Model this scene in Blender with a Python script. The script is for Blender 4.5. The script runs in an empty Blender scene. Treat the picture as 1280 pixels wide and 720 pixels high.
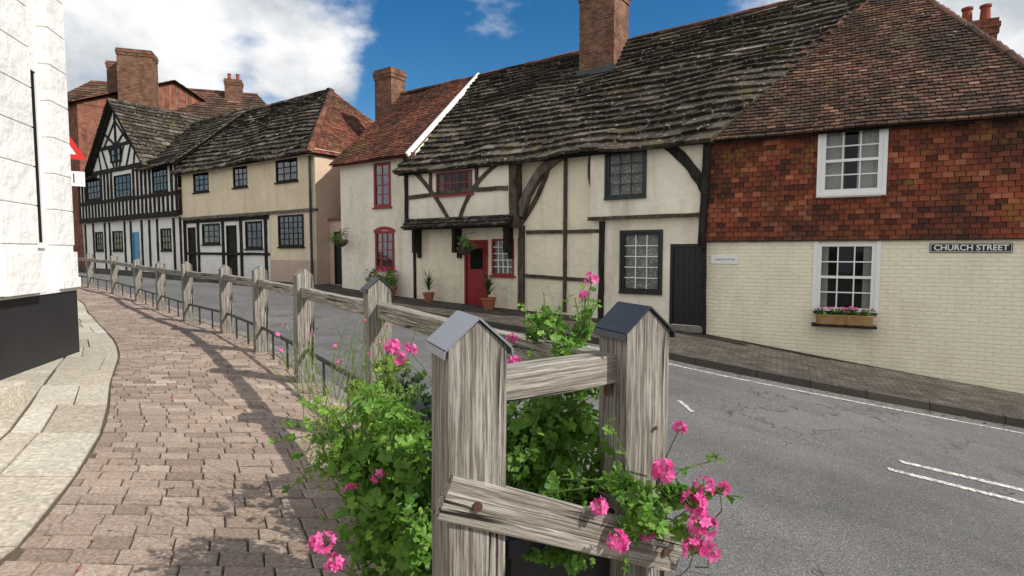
import bpy, math, random
from mathutils import Vector, Matrix, noise as mnoise
R=random.Random(7)
scene=bpy.context.scene
COL=bpy.context.collection

# ------------------------------------------------------------ materials
class NT:
    def __init__(s,name,rough=.8,spec=.3):
        s.m=bpy.data.materials.new(name);s.m.use_nodes=True
        s.t=s.m.node_tree;s.n=s.t.nodes;s.b=s.n['Principled BSDF'];s.out=s.n['Material Output']
        s.b.inputs['Roughness'].default_value=rough
        s.b.inputs['Specular IOR Level'].default_value=spec
        s.cc={}
    def new(s,k,**kw):
        n=s.n.new(k)
        for a,b in kw.items(): setattr(n,a,b)
        return n
    def l(s,a,b): s.t.links.new(a,b)
    def coord(s,kind='Object',scale=(1,1,1)):
        key=(kind,scale)
        if key in s.cc: return s.cc[key]
        tc=s.new('ShaderNodeTexCoord')
        if scale==(1,1,1): s.cc[key]=tc.outputs[kind];return tc.outputs[kind]
        mp=s.new('ShaderNodeMapping');mp.inputs['Scale'].default_value=scale
        s.l(tc.outputs[kind],mp.inputs[0]);s.cc[key]=mp.outputs[0];return mp.outputs[0]
    def noise(s,scale,detail=4,rough=.55,vec=None,kind='Object',vs=(1,1,1),dist=0):
        n=s.new('ShaderNodeTexNoise');n.inputs['Scale'].default_value=scale
        n.inputs['Detail'].default_value=min(detail,4);n.inputs['Roughness'].default_value=rough
        n.inputs['Distortion'].default_value=dist
        s.l(vec if vec else s.coord(kind,vs),n.inputs['Vector']);return n.outputs['Fac']
    def ramp(s,fac,stops):
        r=s.new('ShaderNodeValToRGB');e=r.color_ramp.elements
        while len(e)<len(stops): e.new(.5)
        for i,(p,c) in enumerate(stops):
            e[i].position=p;e[i].color=(c[0],c[1],c[2],1) if not isinstance(c,(int,float)) else (c,c,c,1)
        s.l(fac,r.inputs[0]);return r.outputs[0]
    def mix(s,fac,a,b,mode='MIX'):
        m=s.new('ShaderNodeMix',data_type='RGBA',blend_type=mode)
        for v,i in ((fac,0),(a,6),(b,7)):
            if isinstance(v,(int,float)): m.inputs[i].default_value=v if i==0 else (v,v,v,1)
            elif isinstance(v,tuple): m.inputs[i].default_value=(v[0],v[1],v[2],1)
            else: s.l(v,m.inputs[i])
        return m.outputs[2]
    def math(s,op,a,b=0,c=0):
        m=s.new('ShaderNodeMath',operation=op)
        for i,v in enumerate((a,b,c)):
            if isinstance(v,(int,float)): m.inputs[i].default_value=v
            else: s.l(v,m.inputs[i])
        return m.outputs[0]
    def attr(s):
        a=s.new('ShaderNodeAttribute');a.attribute_name='Col';return a.outputs['Fac']
    def base(s,c):
        if isinstance(c,tuple): s.b.inputs['Base Color'].default_value=(c[0],c[1],c[2],1)
        else: s.l(c,s.b.inputs['Base Color'])
    def bump(s,h,strength=.4,dist=.02,prev=None):
        b=s.new('ShaderNodeBump');b.inputs['Strength'].default_value=strength;b.inputs['Distance'].default_value=dist
        s.l(h,b.inputs['Height'])
        if prev: s.l(prev,b.inputs['Normal'])
        s.l(b.outputs[0],s.b.inputs['Normal']);return b.outputs[0]

def sc(c,k): return (c[0]*k,c[1]*k,c[2]*k)

def m_plaster(name,c,dirt=(.40,.33,.22),amt=.5):
    N=NT(name,.9,.15)
    n1=N.noise(.9,3);n2=N.noise(2.2,4,.65,vs=(1,1,.25))
    a=N.mix(N.ramp(n1,[(.3,0.),(.7,1.)]),sc(c,.86),sc(c,1.04))
    st=N.math('MULTIPLY',N.ramp(n2,[(.50,0.),(.78,1.)]),amt)
    a=N.mix(st,a,dirt)
    N.base(a)
    N.bump(N.noise(5,3),.6,.06);return N.m
def m_paintbrick(name,c):
    N=NT(name,.75,.25)
    uv=N.coord('UV')
    b=N.new('ShaderNodeTexBrick');b.inputs['Scale'].default_value=1;b.inputs['Brick Width'].default_value=.225
    b.inputs['Row Height'].default_value=.075;b.inputs['Mortar Size'].default_value=.010;b.inputs['Mortar Smooth'].default_value=.9
    dn=N.new('ShaderNodeTexNoise');dn.inputs['Scale'].default_value=5;dn.inputs['Detail'].default_value=1;N.l(uv,dn.inputs['Vector'])
    vm=N.new('ShaderNodeVectorMath',operation='MULTIPLY_ADD');N.l(dn.outputs['Color'],vm.inputs[0]);vm.inputs[1].default_value=(.03,.02,0);N.l(uv,vm.inputs[2])
    N.l(vm.outputs[0],b.inputs['Vector'])
    b.inputs['Color1'].default_value=(c[0],c[1],c[2],1);b.inputs['Color2'].default_value=(c[0]*.97,c[1]*.965,c[2]*.95,1)
    b.inputs['Mortar'].default_value=(c[0]*.92,c[1]*.91,c[2]*.88,1)
    n2=N.noise(1.3,4,.65,vs=(1,1,.5))
    col=N.mix(N.math('MULTIPLY',N.ramp(n2,[(.48,0.),(.75,1.)]),.42),b.outputs['Color'],(.50,.43,.29))
    N.base(col)
    h=N.math('MULTIPLY_ADD',N.noise(14,3),1.1,N.math('MULTIPLY',b.outputs['Fac'],-.55))
    N.bump(h,.75,.014);return N.m
def m_brick(name,c1,c2,mortar=(.32,.27,.21),w=.225,hh=.075,mort=.009):
    N=NT(name,.9,.15);uv=N.coord('UV')
    b=N.new('ShaderNodeTexBrick');b.inputs['Scale'].default_value=1;b.inputs['Brick Width'].default_value=w
    b.inputs['Row Height'].default_value=hh;b.inputs['Mortar Size'].default_value=mort;b.inputs['Mortar Smooth'].default_value=.3
    N.l(uv,b.inputs['Vector'])
    b.inputs['Color1'].default_value=(*c1,1);b.inputs['Color2'].default_value=(*c2,1);b.inputs['Mortar'].default_value=(*mortar,1)
    n=N.noise(3,4,.65)
    col=N.mix(N.ramp(n,[(.35,0.),(.7,.75)]),b.outputs['Color'],sc(c2,.35))
    N.base(col);N.bump(N.math('MULTIPLY',b.outputs['Fac'],-1.),.6,.012);return N.m
def m_tile(name,stops,lichen=None,lth=.62,dirt=.5,moss=(.16,.15,.05),bstr=.5,ls=7,mth=.58):
    N=NT(name,.85,.25)
    c=N.ramp(N.attr(),stops)
    d=N.noise(.8,4,.7)
    c=N.mix(N.math('MULTIPLY',N.ramp(d,[(.40,0.),(.62,1.)]),dirt),c,(.030,.024,.018))
    if lichen:
        ln=N.noise(ls,4,.78)
        c=N.mix(N.math('MULTIPLY',N.ramp(ln,[(lth,0.),(lth+.05,1.)]),.85),c,lichen)
        l2=N.ramp(N.noise(1.7,4,.75),[(mth,0.),(mth+.08,1.)])
        c=N.mix(N.math('MULTIPLY',l2,.65),c,moss)
    N.base(c);N.bump(N.noise(22,2),bstr,.02);return N.m
def m_oak(name,dark,light,s=1.):
    N=NT(name,.9,.12)
    fine=N.noise(1.,4,.75,vs=(150*s,150*s,4.5))
    broad=N.noise(1.,4,.65,vs=(30*s,30*s,1.1),dist=.3)
    pat=N.noise(4.,4,.65,vs=(1,1,.5))
    c=N.ramp(fine,[(.30,sc(dark,.5)),(.45,dark),(.58,light),(.76,sc(light,1.22))])
    c=N.mix(N.math('MULTIPLY',N.ramp(broad,[(.38,1.),(.52,0.)]),.55),c,(dark[0]*.62,dark[1]*.54,dark[2]*.44))
    c=N.mix(N.math('MULTIPLY',N.ramp(pat,[(.48,0.),(.7,1.)]),.45),c,sc(light,.55))
    k=N.noise(1.,2,.5,vs=(24*s,24*s,.7),dist=.2)
    k2=N.math('ABSOLUTE',N.math('SUBTRACT',k,.5))
    mask=N.ramp(N.noise(1.,2,.5,vs=(8,8,1.2)),[(.46,0.),(.54,1.)])
    kk=N.math('MULTIPLY',N.ramp(k2,[(.010,1.),(.022,0.)]),mask)
    c=N.mix(N.math('MULTIPLY',kk,.95),c,(.016,.012,.009))
    h=N.math('ADD',N.math('MULTIPLY_ADD',fine,.6,N.math('MULTIPLY',broad,.6)),N.math('MULTIPLY',kk,-1.5))
    N.base(c);N.bump(h,1.,.007);return N.m
def m_timber(name,dark,light):
    N=NT(name,.85,.15)
    n=N.noise(7,3,.7,vs=(1,1,.5))
    N.base(N.ramp(n,[(.3,dark),(.7,light)]));N.bump(n,.6,.03);return N.m
def m_plain(name,c,rough=.5,spec=.4,var=.12,bs=30,bstr=.1,metal=0):
    N=NT(name,rough,spec)
    N.base(N.mix(N.noise(3,3),sc(c,1-var),sc(c,1+var)))
    N.b.inputs['Metallic'].default_value=metal
    if bstr>.15: N.bump(N.noise(bs,2),bstr,.01)
    return N.m
def m_paver(name,stops,stain=(.1,.085,.07),bs=60,white=.35,spot=.5):
    N=NT(name,.88,.2)
    c=N.ramp(N.attr(),stops)
    c=N.mix(N.math('MULTIPLY',N.ramp(N.noise(1.1,4,.65),[(.42,0.),(.68,1.)]),.45),c,stain)
    fn=N.noise(bs,2,.7)
    c=N.mix(.55,c,N.mix(1.,c,N.ramp(fn,[(.3,.45),(.5,1.),(.7,1.7)]),'MULTIPLY'))
    c2=N.ramp(N.noise(3.7,4,.8),[(.64,0.),(.68,1.)])
    c=N.mix(N.math('MULTIPLY',c2,white),c,(.55,.51,.45))
    c3=N.ramp(N.noise(11,2,.6),[(.27,1.),(.30,0.)])
    c=N.mix(N.math('MULTIPLY',c3,spot),c,(.03,.027,.024))
    N.base(c);N.bump(fn,.5,.006);return N.m
def m_asphalt(name,c):
    N=NT(name,.85,.3)
    big=N.noise(.3,3);fine=N.noise(85,3,.8);mid=N.noise(1.6,4,.7)
    a=N.mix(N.ramp(big,[(.35,0.),(.65,1.)]),sc(c,.76),sc(c,1.15))
    a=N.mix(N.math('MULTIPLY',N.ramp(mid,[(.48,0.),(.60,1.)]),.4),a,sc(c,.58))
    a=N.mix(N.math('MULTIPLY',N.ramp(N.noise(1.,3,.5,kind='UV',vs=(.25,1.3,1)),[(.45,0.),(.65,1.)]),.35),a,sc(c,1.3))
    a=N.mix(.85,a,N.mix(1.,a,N.ramp(fine,[(.32,.15),(.48,.85),(.58,1.35),(.70,3.2)]),'MULTIPLY'))
    k=N.math('ABSOLUTE',N.math('SUBTRACT',N.noise(.8,4,.6),.5))
    kk=N.math('MULTIPLY',N.ramp(k,[(.002,1.),(.006,0.)]),N.ramp(big,[(.46,0.),(.53,.85)]))
    a=N.mix(kk,a,(.022,.022,.022))
    N.base(a);N.bump(fine,.7,.008);return N.m
def m_glass(name,fm,tint):
    N=NT(name,.03,.6)
    tr=N.new('ShaderNodeBsdfTransparent');tr.inputs[0].default_value=(tint,tint,tint,1)
    gl=N.new('ShaderNodeBsdfGlossy');gl.inputs['Roughness'].default_value=.04;gl.inputs[0].default_value=(.9,.95,1,1)
    fr=N.new('ShaderNodeFresnel');fr.inputs[0].default_value=1.45
    mx=N.new('ShaderNodeMixShader');N.l(N.math('MULTIPLY_ADD',fr.outputs[0],fm,.015),mx.inputs[0])
    N.l(tr.outputs[0],mx.inputs[1]);N.l(gl.outputs[0],mx.inputs[2]);N.l(mx.outputs[0],N.out.inputs[0]);return N.m
def m_lace():
    N=NT('lace_net_curtain',.9,.1);N.base((.72,.72,.68))
    v=N.new('ShaderNodeTexVoronoi');v.inputs['Scale'].default_value=15;N.l(N.coord('UV'),v.inputs['Vector'])
    n=N.noise(14,2,.6)
    f=N.math('MULTIPLY_ADD',N.ramp(v.outputs['Distance'],[(.25,.95),(.42,.45)]),.8,N.math('MULTIPLY',n,.15))
    tr=N.new('ShaderNodeBsdfTransparent');mx=N.new('ShaderNodeMixShader');N.l(f,mx.inputs[0]);N.l(tr.outputs[0],mx.inputs[1]);N.l(N.b.outputs[0],mx.inputs[2]);N.l(mx.outputs[0],N.out.inputs[0]);return N.m
def m_leaf(name,a,b,trans=.35):
    N=NT(name,.5,.35)
    c=N.mix(N.attr(),a,b);N.base(c)
    t=N.new('ShaderNodeBsdfTranslucent');N.l(N.mix(.5,c,sc(b,1.6)),t.inputs[0])
    mx=N.new('ShaderNodeMixShader');mx.inputs[0].default_value=trans
    N.l(N.b.outputs[0],mx.inputs[1]);N.l(t.outputs[0],mx.inputs[2]);N.l(mx.outputs[0],N.out.inputs[0]);return N.m

CREAM=m_plaster('cream_plaster',(.89,.80,.61))
CREAM2=m_plaster('warm_white_plaster',(.92,.85,.70))
BUFF=m_plaster('buff_plaster',(.84,.71,.51),dirt=(.50,.40,.27))
PINK=m_plaster('pinkish_plaster',(.62,.46,.36))
WHITEP=m_plaster('white_panel_plaster',(.90,.88,.82),amt=.25)
WHITEB=m_plaster('white_stucco',(.80,.80,.79),dirt=(.6,.6,.58),amt=.15)
PBRICK=m_paintbrick('cream_painted_brick',(.92,.85,.66))
BRICK=m_brick('chimney_brick',(.30,.14,.080),(.15,.068,.048),(.26,.21,.16))
RBRICK=m_brick('red_brick',(.33,.10,.055),(.22,.07,.045))
SLAB=m_tile('stone_slab_roof',[(0,(.022,.017,.013)),(.45,(.055,.043,.033)),(.8,(.11,.092,.07)),(1,(.21,.185,.15))],lichen=(.42,.40,.34),lth=.585,dirt=.6,moss=(.13,.105,.035),ls=9,mth=.575)
CLAY=m_tile('brown_clay_tile',[(0,(.045,.026,.019)),(.45,(.125,.062,.042)),(.8,(.18,.092,.062)),(1,(.28,.15,.10))],lichen=(.33,.29,.21),lth=.62,dirt=.85,moss=(.12,.10,.05),mth=.56)
RCLAY=m_tile('red_clay_tile',[(0,(.09,.03,.02)),(.5,(.19,.062,.038)),(1,(.29,.11,.06))],lichen=(.26,.21,.15),lth=.60,dirt=.75)
HUNG=m_tile('tile_hanging_clay',[(0,(.085,.028,.020)),(.3,(.20,.052,.028)),(.7,(.30,.078,.038)),(1,(.42,.15,.08))],lichen=(.29,.18,.05),lth=.66,dirt=.7,moss=(.23,.13,.03),ls=5,mth=.58)
UNDER=m_plain('roof_underlay',(.03,.025,.02),.9)
TIMB=m_timber('aged_timber',(.035,.028,.022),(.14,.11,.085))
BTIMB=m_timber('black_timber',(.012,.011,.010),(.045,.04,.035))
GREYT=m_timber('grey_timber',(.08,.07,.055),(.22,.19,.15))
OAK=m_oak('weathered_oak',(.165,.150,.128),(.36,.345,.31))
OAKR=m_oak('weathered_oak_rail',(.20,.182,.155),(.42,.395,.35),.9)
LEAD=m_plain('lead_sheet',(.36,.39,.43),.36,.5,.35,12,.35,metal=.75)
LEADD=m_plain('dark_lead_sheet',(.05,.058,.072),.38,.6,.3,12,.35,metal=.5)
IRON=m_plain('rusty_iron',(.10,.05,.035),.7,.4,.4,50,.5,metal=.4)
GIRON=m_plain('dark_iron',(.05,.048,.045),.6,.4,.3,50,.3,metal=.4)
BLACK=m_plain('black_paint',(.018,.018,.02),.4,.4,.2)
BLACKPL=m_plain('black_plinth_paint',(.022,.022,.025),.5,.35,.3)
WPAINT=m_plain('white_gloss_paint',(.84,.84,.82),.35,.4,.04)
GPAINT=m_plain('dark_green_paint',(.022,.035,.030),.4,.4,.15)
RPAINT=m_plain('red_paint',(.27,.014,.020),.35,.4,.15)
BPAINT=m_plain('blue_paint',(.08,.28,.45),.4,.4,.1)
DARK=m_plain('dark_interior',(.012,.011,.010),.9,.1)
CURT=m_plain('curtain_fabric',(.55,.54,.50),.9,.1,.25,60,.4)
LACE=m_lace()
GLASS=m_glass('window_glass',.40,.78)
DGLASS=m_glass('old_dark_glass',.14,.5)
ASPH=m_asphalt('asphalt',(.140,.138,.136))
GROUNDM=m_plain('ground_earth',(.07,.075,.04),.95,.1,.4,10,.5)
PAV=m_paver('brick_paver',[(0,(.20,.148,.118)),(.4,(.31,.238,.192)),(.75,(.37,.292,.24)),(1,(.45,.37,.31))],stain=(.16,.13,.108))
FLAG=m_paver('flagstone',[(0,(.38,.335,.265)),(.5,(.48,.435,.355)),(1,(.58,.54,.47))],stain=(.30,.27,.215),bs=35,white=.2,spot=.25)
JOINT=m_plain('paving_joint',(.11,.09,.065),.95,.1,.4,60,.6)
KERB=m_paver('kerb_stone',[(0,(.18,.165,.14)),(1,(.30,.28,.25))])
KERBD=m_paver('dark_kerb_stone',[(0,(.05,.045,.04)),(1,(.12,.105,.09))])
COBB=m_brick('cobbled_pavement',(.15,.13,.11),(.085,.073,.063),(.04,.034,.028),.2,.1)
PL_=NT('road_paint',.7,.3)
PL_.base(PL_.mix(PL_.ramp(PL_.noise(22,4,.8),[(.44,0.),(.56,1.)]),(.22,.215,.20),(.72,.70,.65)));PAINTL=PL_.m
LEAF=m_leaf('geranium_leaf',(.045,.13,.02),(.20,.38,.055))
LEAFL=m_leaf('feathery_leaf',(.09,.18,.02),(.26,.40,.07))
LEAFD=m_leaf('dark_leaf',(.015,.04,.012),(.06,.12,.03))
PETAL=m_leaf('pink_petal',(.62,.03,.24),(.85,.20,.50),.3)
STEM=m_plain('plant_stem',(.12,.17,.05),.6,.3)
TERRA=m_plain('terracotta',(.36,.13,.07),.85,.2,.2)
POTRED=m_plain('chimney_pot_clay',(.28,.07,.04),.8,.2,.25)
WOODBOX=m_timber('window_box_wood',(.22,.12,.05),(.42,.26,.12))
SIGNR=m_plain('sign_red',(.6,.02,.02),.4,.4,.05)
DEBRIS=m_leaf('dry_leaf',(.10,.05,.02),(.28,.18,.07),.1)

# ------------------------------------------------------------ geometry helpers
class Fr:
    def __init__(s,P,D,N): s.P=P;s.D=D;s.N=N
    def p(s,t,o,z): return (s.P[0]+s.D[0]*t+s.N[0]*o, s.P[1]+s.D[1]*t+s.N[1]*o, z)
W0=Fr((0,0),(1,0),(0,1))
FA=Fr((4.05,11.8),(.892,-.451),(-.451,-.892))
FB=Fr((4.05,11.8),(-.822,.570),(-.570,-.822))

class MB:
    def __init__(s,name,mats):
        s.name=name;s.mats=mats if isinstance(mats,list) else [mats]
        s.v=[];s.f=[];s.mi=[];s.uv=[];s.c=[]
    def face(s,pts,uvs=None,mi=0,c=.5):
        b=len(s.v);s.v+=[tuple(p) for p in pts];s.f.append(tuple(range(b,b+len(pts))))
        s.mi.append(mi);s.c.append(c);s.uv.append(uvs or [(p[0],p[1]) for p in pts])
    def hexa(s,P,mi=0,c=.5,dims=None):
        b=len(s.v);s.v+=[tuple(p) for p in P]
        V=[Vector(p) for p in P];L=(V[1]-V[0]).length;Wd=(V[3]-V[0]).length;H=(V[4]-V[0]).length
        q=dims or (0,0,0)
        for idx,uv in (((0,3,2,1),[(q[0],q[1]),(q[0],q[1]+Wd),(q[0]+L,q[1]+Wd),(q[0]+L,q[1])]),
                       ((4,5,6,7),[(q[0],q[1]),(q[0]+L,q[1]),(q[0]+L,q[1]+Wd),(q[0],q[1]+Wd)]),
                       ((0,1,5,4),[(q[0],q[2]),(q[0]+L,q[2]),(q[0]+L,q[2]+H),(q[0],q[2]+H)]),
                       ((2,3,7,6),[(q[0]+L,q[2]),(q[0],q[2]),(q[0],q[2]+H),(q[0]+L,q[2]+H)]),
                       ((1,2,6,5),[(q[1],q[2]),(q[1]+Wd,q[2]),(q[1]+Wd,q[2]+H),(q[1],q[2]+H)]),
                       ((3,0,4,7),[(q[1]+Wd,q[2]),(q[1],q[2]),(q[1],q[2]+H),(q[1]+Wd,q[2]+H)])):
            s.f.append(tuple(b+i for i in idx));s.uv.append(uv);s.mi.append(mi);s.c.append(c)
    def box(s,fr,t0,t1,o0,o1,z0,z1,mi=0,c=.5):
        P=[fr.p(t0,o0,z0),fr.p(t1,o0,z0),fr.p(t1,o1,z0),fr.p(t0,o1,z0),fr.p(t0,o0,z1),fr.p(t1,o0,z1),fr.p(t1,o1,z1),fr.p(t0,o1,z1)]
        s.hexa(P,mi,c,(t0,o0,z0))
    def bar(s,p,q,w,h,mi=0,c=.5,up=(0,0,1),w2=None,h2=None):
        p=Vector(p);q=Vector(q);d=(q-p).normalized();sd=d.cross(Vector(up)).normalized();u=sd.cross(d)
        w2=w2 or w;h2=h2 or h
        P=[]
        for a,ww,hh in ((p,w,h),(q,w2,h2)):
            for x,y in ((-1,-1),(1,-1),(1,1),(-1,1)): P.append(a+sd*(x*ww/2)+u*(y*hh/2))
        s.hexa(P,mi,c)
    def beam(s,fr,pts,w,o0,o1,mi=0,jit=.09,c=.5):
        P=[]
        for i in range(len(pts)-1):
            a,b=pts[i],pts[i+1];L=math.hypot(b[0]-a[0],b[1]-a[1]);n=max(1,int(L/.3))
            for k in range(n): P.append((a[0]+(b[0]-a[0])*k/n,a[1]+(b[1]-a[1])*k/n))
        P.append(pts[-1]);sec=[]
        for i,p in enumerate(P):
            a=P[max(0,i-1)];b=P[min(len(P)-1,i+1)];dx,dz=b[0]-a[0],b[1]-a[1];L=math.hypot(dx,dz) or 1
            nx,nz=-dz/L,dx/L;w1=w/2*(1+R.uniform(-jit,jit)*1.6);w2=w/2*(1+R.uniform(-jit,jit)*1.6)
            oo=o1+R.uniform(-.006,.006)
            sec.append([fr.p(p[0]+nx*w1,o0,p[1]+nz*w1),fr.p(p[0]+nx*w1,oo,p[1]+nz*w1),fr.p(p[0]-nx*w2,oo,p[1]-nz*w2),fr.p(p[0]-nx*w2,o0,p[1]-nz*w2)])
        b=len(s.v)
        for q in sec: s.v+=q
        for i in range(len(sec)-1):
            for j in range(4):
                a0=b+i*4+j;a1=b+i*4+(j+1)%4
                s.f.append((a0,a1,a1+4,a0+4));s.uv.append([(0,0),(.1,0),(.1,.3),(0,.3)]);s.mi.append(mi);s.c.append(c)
        for q in (b,b+4*(len(sec)-1)):
            s.f.append((q,q+1,q+2,q+3));s.uv.append([(0,0),(1,0),(1,1),(0,1)]);s.mi.append(mi);s.c.append(c)
    def done(s,parent=None,bevel=0,smooth=False,loc=None,rot=None):
        me=bpy.data.meshes.new(s.name);me.from_pydata(s.v,[],s.f)
        for m in s.mats: me.materials.append(m)
        me.polygons.foreach_set('material_index',s.mi)
        ul=me.uv_layers.new(name='UVMap')
        flat=[]
        for u in s.uv:
            for a in u: flat+= [a[0],a[1]]
        ul.data.foreach_set('uv',flat)
        ca=me.color_attributes.new('Col','FLOAT_COLOR','CORNER');fc=[]
        for i,f in enumerate(s.f): fc+=[s.c[i],s.c[i],s.c[i],1.]*len(f)
        ca.data.foreach_set('color',fc)
        if smooth: me.polygons.foreach_set('use_smooth',[True]*len(s.f))
        me.update()
        ob=bpy.data.objects.new(s.name,me);COL.objects.link(ob)
        if parent: ob.parent=parent
        if loc: ob.location=loc
        if rot: ob.rotation_euler=rot
        if bevel:
            b=ob.modifiers.new('b','BEVEL');b.width=bevel;b.segments=2;b.limit_method='ANGLE'
        return ob
def empty(name):
    e=bpy.data.objects.new(name,None);COL.objects.link(e);e.empty_display_size=.1;return e
def bez(a,b,c,n=8):
    return [((1-t)**2*a[0]+2*t*(1-t)*b[0]+t*t*c[0],(1-t)**2*a[1]+2*t*(1-t)*b[1]+t*t*c[1]) for t in [i/n for i in range(n+1)]]

def wall(mb,fr,t0,t1,z0,z1,o,ops,rec=.12,mi=0,rmi=None):
    ts=set([t0,t1]);zs=set([z0,z1])
    for a,b,c,d in ops: ts|={a,b};zs|={c,d}
    def sub(S):
        S=sorted(S);o_=[S[0]]
        for a,b in zip(S,S[1:]):
            n=max(1,int((b-a)/.6))
            for k in range(1,n+1): o_.append(a+(b-a)*k/n)
        return o_
    ts=sub(ts);zs=sub(zs)
    def pp(t,z):
        return fr.p(t,o,z)
    for a,b in zip(ts,ts[1:]):
        for c,d in zip(zs,zs[1:]):
            mt,mz=(a+b)/2,(c+d)/2
            if any(q[0]<mt<q[1] and q[2]<mz<q[3] for q in ops): continue
            mb.face([pp(a,c),pp(b,c),pp(b,d),pp(a,d)],[(a,c),(b,c),(b,d),(a,d)],mi)
    for a,b,c,d in ops:
        for (p,q) in (((a,c),(b,c)),((b,c),(b,d)),((b,d),(a,d)),((a,d),(a,c))):
            mb.face([fr.p(p[0],o,p[1]),fr.p(q[0],o,q[1]),fr.p(q[0],o-rec,q[1]),fr.p(p[0],o-rec,p[1])],[p,q,(q[0]+.1,q[1]),(p[0]+.1,p[1])],mi if rmi is None else rmi)

def window(par,fr,t0,t1,z0,z1,o,cols,rows,fm,fw=.055,bw=.022,rec=.07,sash=False,curt=.5,sill=True,name='window',sillm=None,glass=None,lace=False,barm=None):
    mb=MB(name,[fm,glass or GLASS,DARK,CURT,sillm or fm,LACE,barm or fm])
    of=o-rec
    A=(of,of+.055)
    mb.box(fr,t0,t0+fw,A[0],A[1],z0,z1);mb.box(fr,t1-fw,t1,A[0],A[1],z0,z1)
    mb.box(fr,t0+fw,t1-fw,A[0],A[1]-.002,z1-fw,z1);mb.box(fr,t0+fw,t1-fw,A[0],A[1]-.002,z0,z0+fw*1.2)
    a,b,c,d=t0+fw,t1-fw,z0+fw*1.2,z1-fw
    mid=(c+d)/2
    if sash: mb.box(fr,a,b,of+.008,of+.047,mid-.025,mid+.025)
    for i in range(1,cols):
        x=a+(b-a)*i/cols;mb.box(fr,x-bw/2,x+bw/2,of+.014,of+.036,c,d,6)
    for j in range(1,rows):
        z=c+(d-c)*j/rows
        if sash and abs(z-mid)<.03: continue
        mb.box(fr,a,b,of+.016,of+.038,z-bw/2,z+bw/2,6)
    for i in range(cols):
        for j in range(rows):
            x0=a+(b-a)*i/cols;x1=a+(b-a)*(i+1)/cols;y0=c+(d-c)*j/rows;y1=c+(d-c)*(j+1)/rows
            e=[R.uniform(-.003,.003) for _ in range(3)]
            mb.face([fr.p(x0,of+.022+e[0],y0),fr.p(x1,of+.022+e[1],y0),fr.p(x1,of+.022+e[1]+e[2],y1),fr.p(x0,of+.022+e[0]+e[2],y1)],None,1)
    g=of-.35
    mb.face([fr.p(t0,g,z0),fr.p(t1,g,z0),fr.p(t1,g,z1),fr.p(t0,g,z1)],None,2)
    for (p,q) in (((t0,z0),(t1,z0)),((t1,z0),(t1,z1)),((t1,z1),(t0,z1)),((t0,z1),(t0,z0))):
        mb.face([fr.p(p[0],of,p[1]),fr.p(q[0],of,q[1]),fr.p(q[0],g,q[1]),fr.p(p[0],g,p[1])],None,2)
    if lace: mb.face([fr.p(a,of-.03,c),fr.p(b,of-.03,c),fr.p(b,of-.03,d),fr.p(a,of-.03,d)],[(a,c),(b,c),(b,d),(a,d)],5)
    if curt>0:
        wd=(b-a)*curt/2
        for s0,s1 in ((a,a+wd),(b-wd,b)):
            n=10
            for i in range(n):
                x0=s0+(s1-s0)*i/n;x1=s0+(s1-s0)*(i+1)/n
                y0=.012*(i%2);y1=.012*((i+1)%2)
                mb.face([fr.p(x0,of-.06-y0,c),fr.p(x1,of-.06-y1,c),fr.p(x1,of-.06-y1,d),fr.p(x0,of-.06-y0,d)],None,3)
    if sill: mb.box(fr,t0-.05,t1+.05,of,o+.06,z0-.05,z0-.001,4)
    return mb.done(par)

def door(par,fr,t0,t1,z0,z1,o,m,rec=.1,planks=5,glass=False,fm=None,name='door'):
    mb=MB(name,[m,fm or m,IRON,GLASS,DARK,KERB]);of=o-rec
    mb.box(fr,t0,t0+.06,of,of+.08,z0,z1,1);mb.box(fr,t1-.06,t1,of,of+.08,z0,z1,1);mb.box(fr,t0+.06,t1-.06,of,of+.078,z1-.07,z1,1)
    a,b,d=t0+.06,t1-.06,z1-.07
    for i in range(planks):
        x0=a+(b-a)*i/planks;x1=a+(b-a)*(i+1)/planks
        mb.box(fr,x0+.003,x1-.003,of,of+.035+R.uniform(0,.004),z0,d)
    for z in (z0+(d-z0)*.18,z0+(d-z0)*.8): mb.box(fr,a+.03,b-.03,of+.03,of+.05,z-.04,z+.04,0)
    mb.box(fr,a+.06,a+.09,of+.04,of+.08,z0+.8,z0+.86,2)
    if glass: 
        mb.box(fr,a+.1,b-.1,of+.03,of+.056,z0+(d-z0)*.55,d-.12,0);mb.face([fr.p(a+.14,of+.06,z0+(d-z0)*.58),fr.p(b-.14,of+.06,z0+(d-z0)*.58),fr.p(b-.14,of+.06,d-.16),fr.p(a+.14,of+.06,d-.16)],None,4)
    mb.box(fr,t0-.05,t1+.05,of,o+.18,z0-.12,z0-.005,5)
    return mb.done(par)

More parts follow.
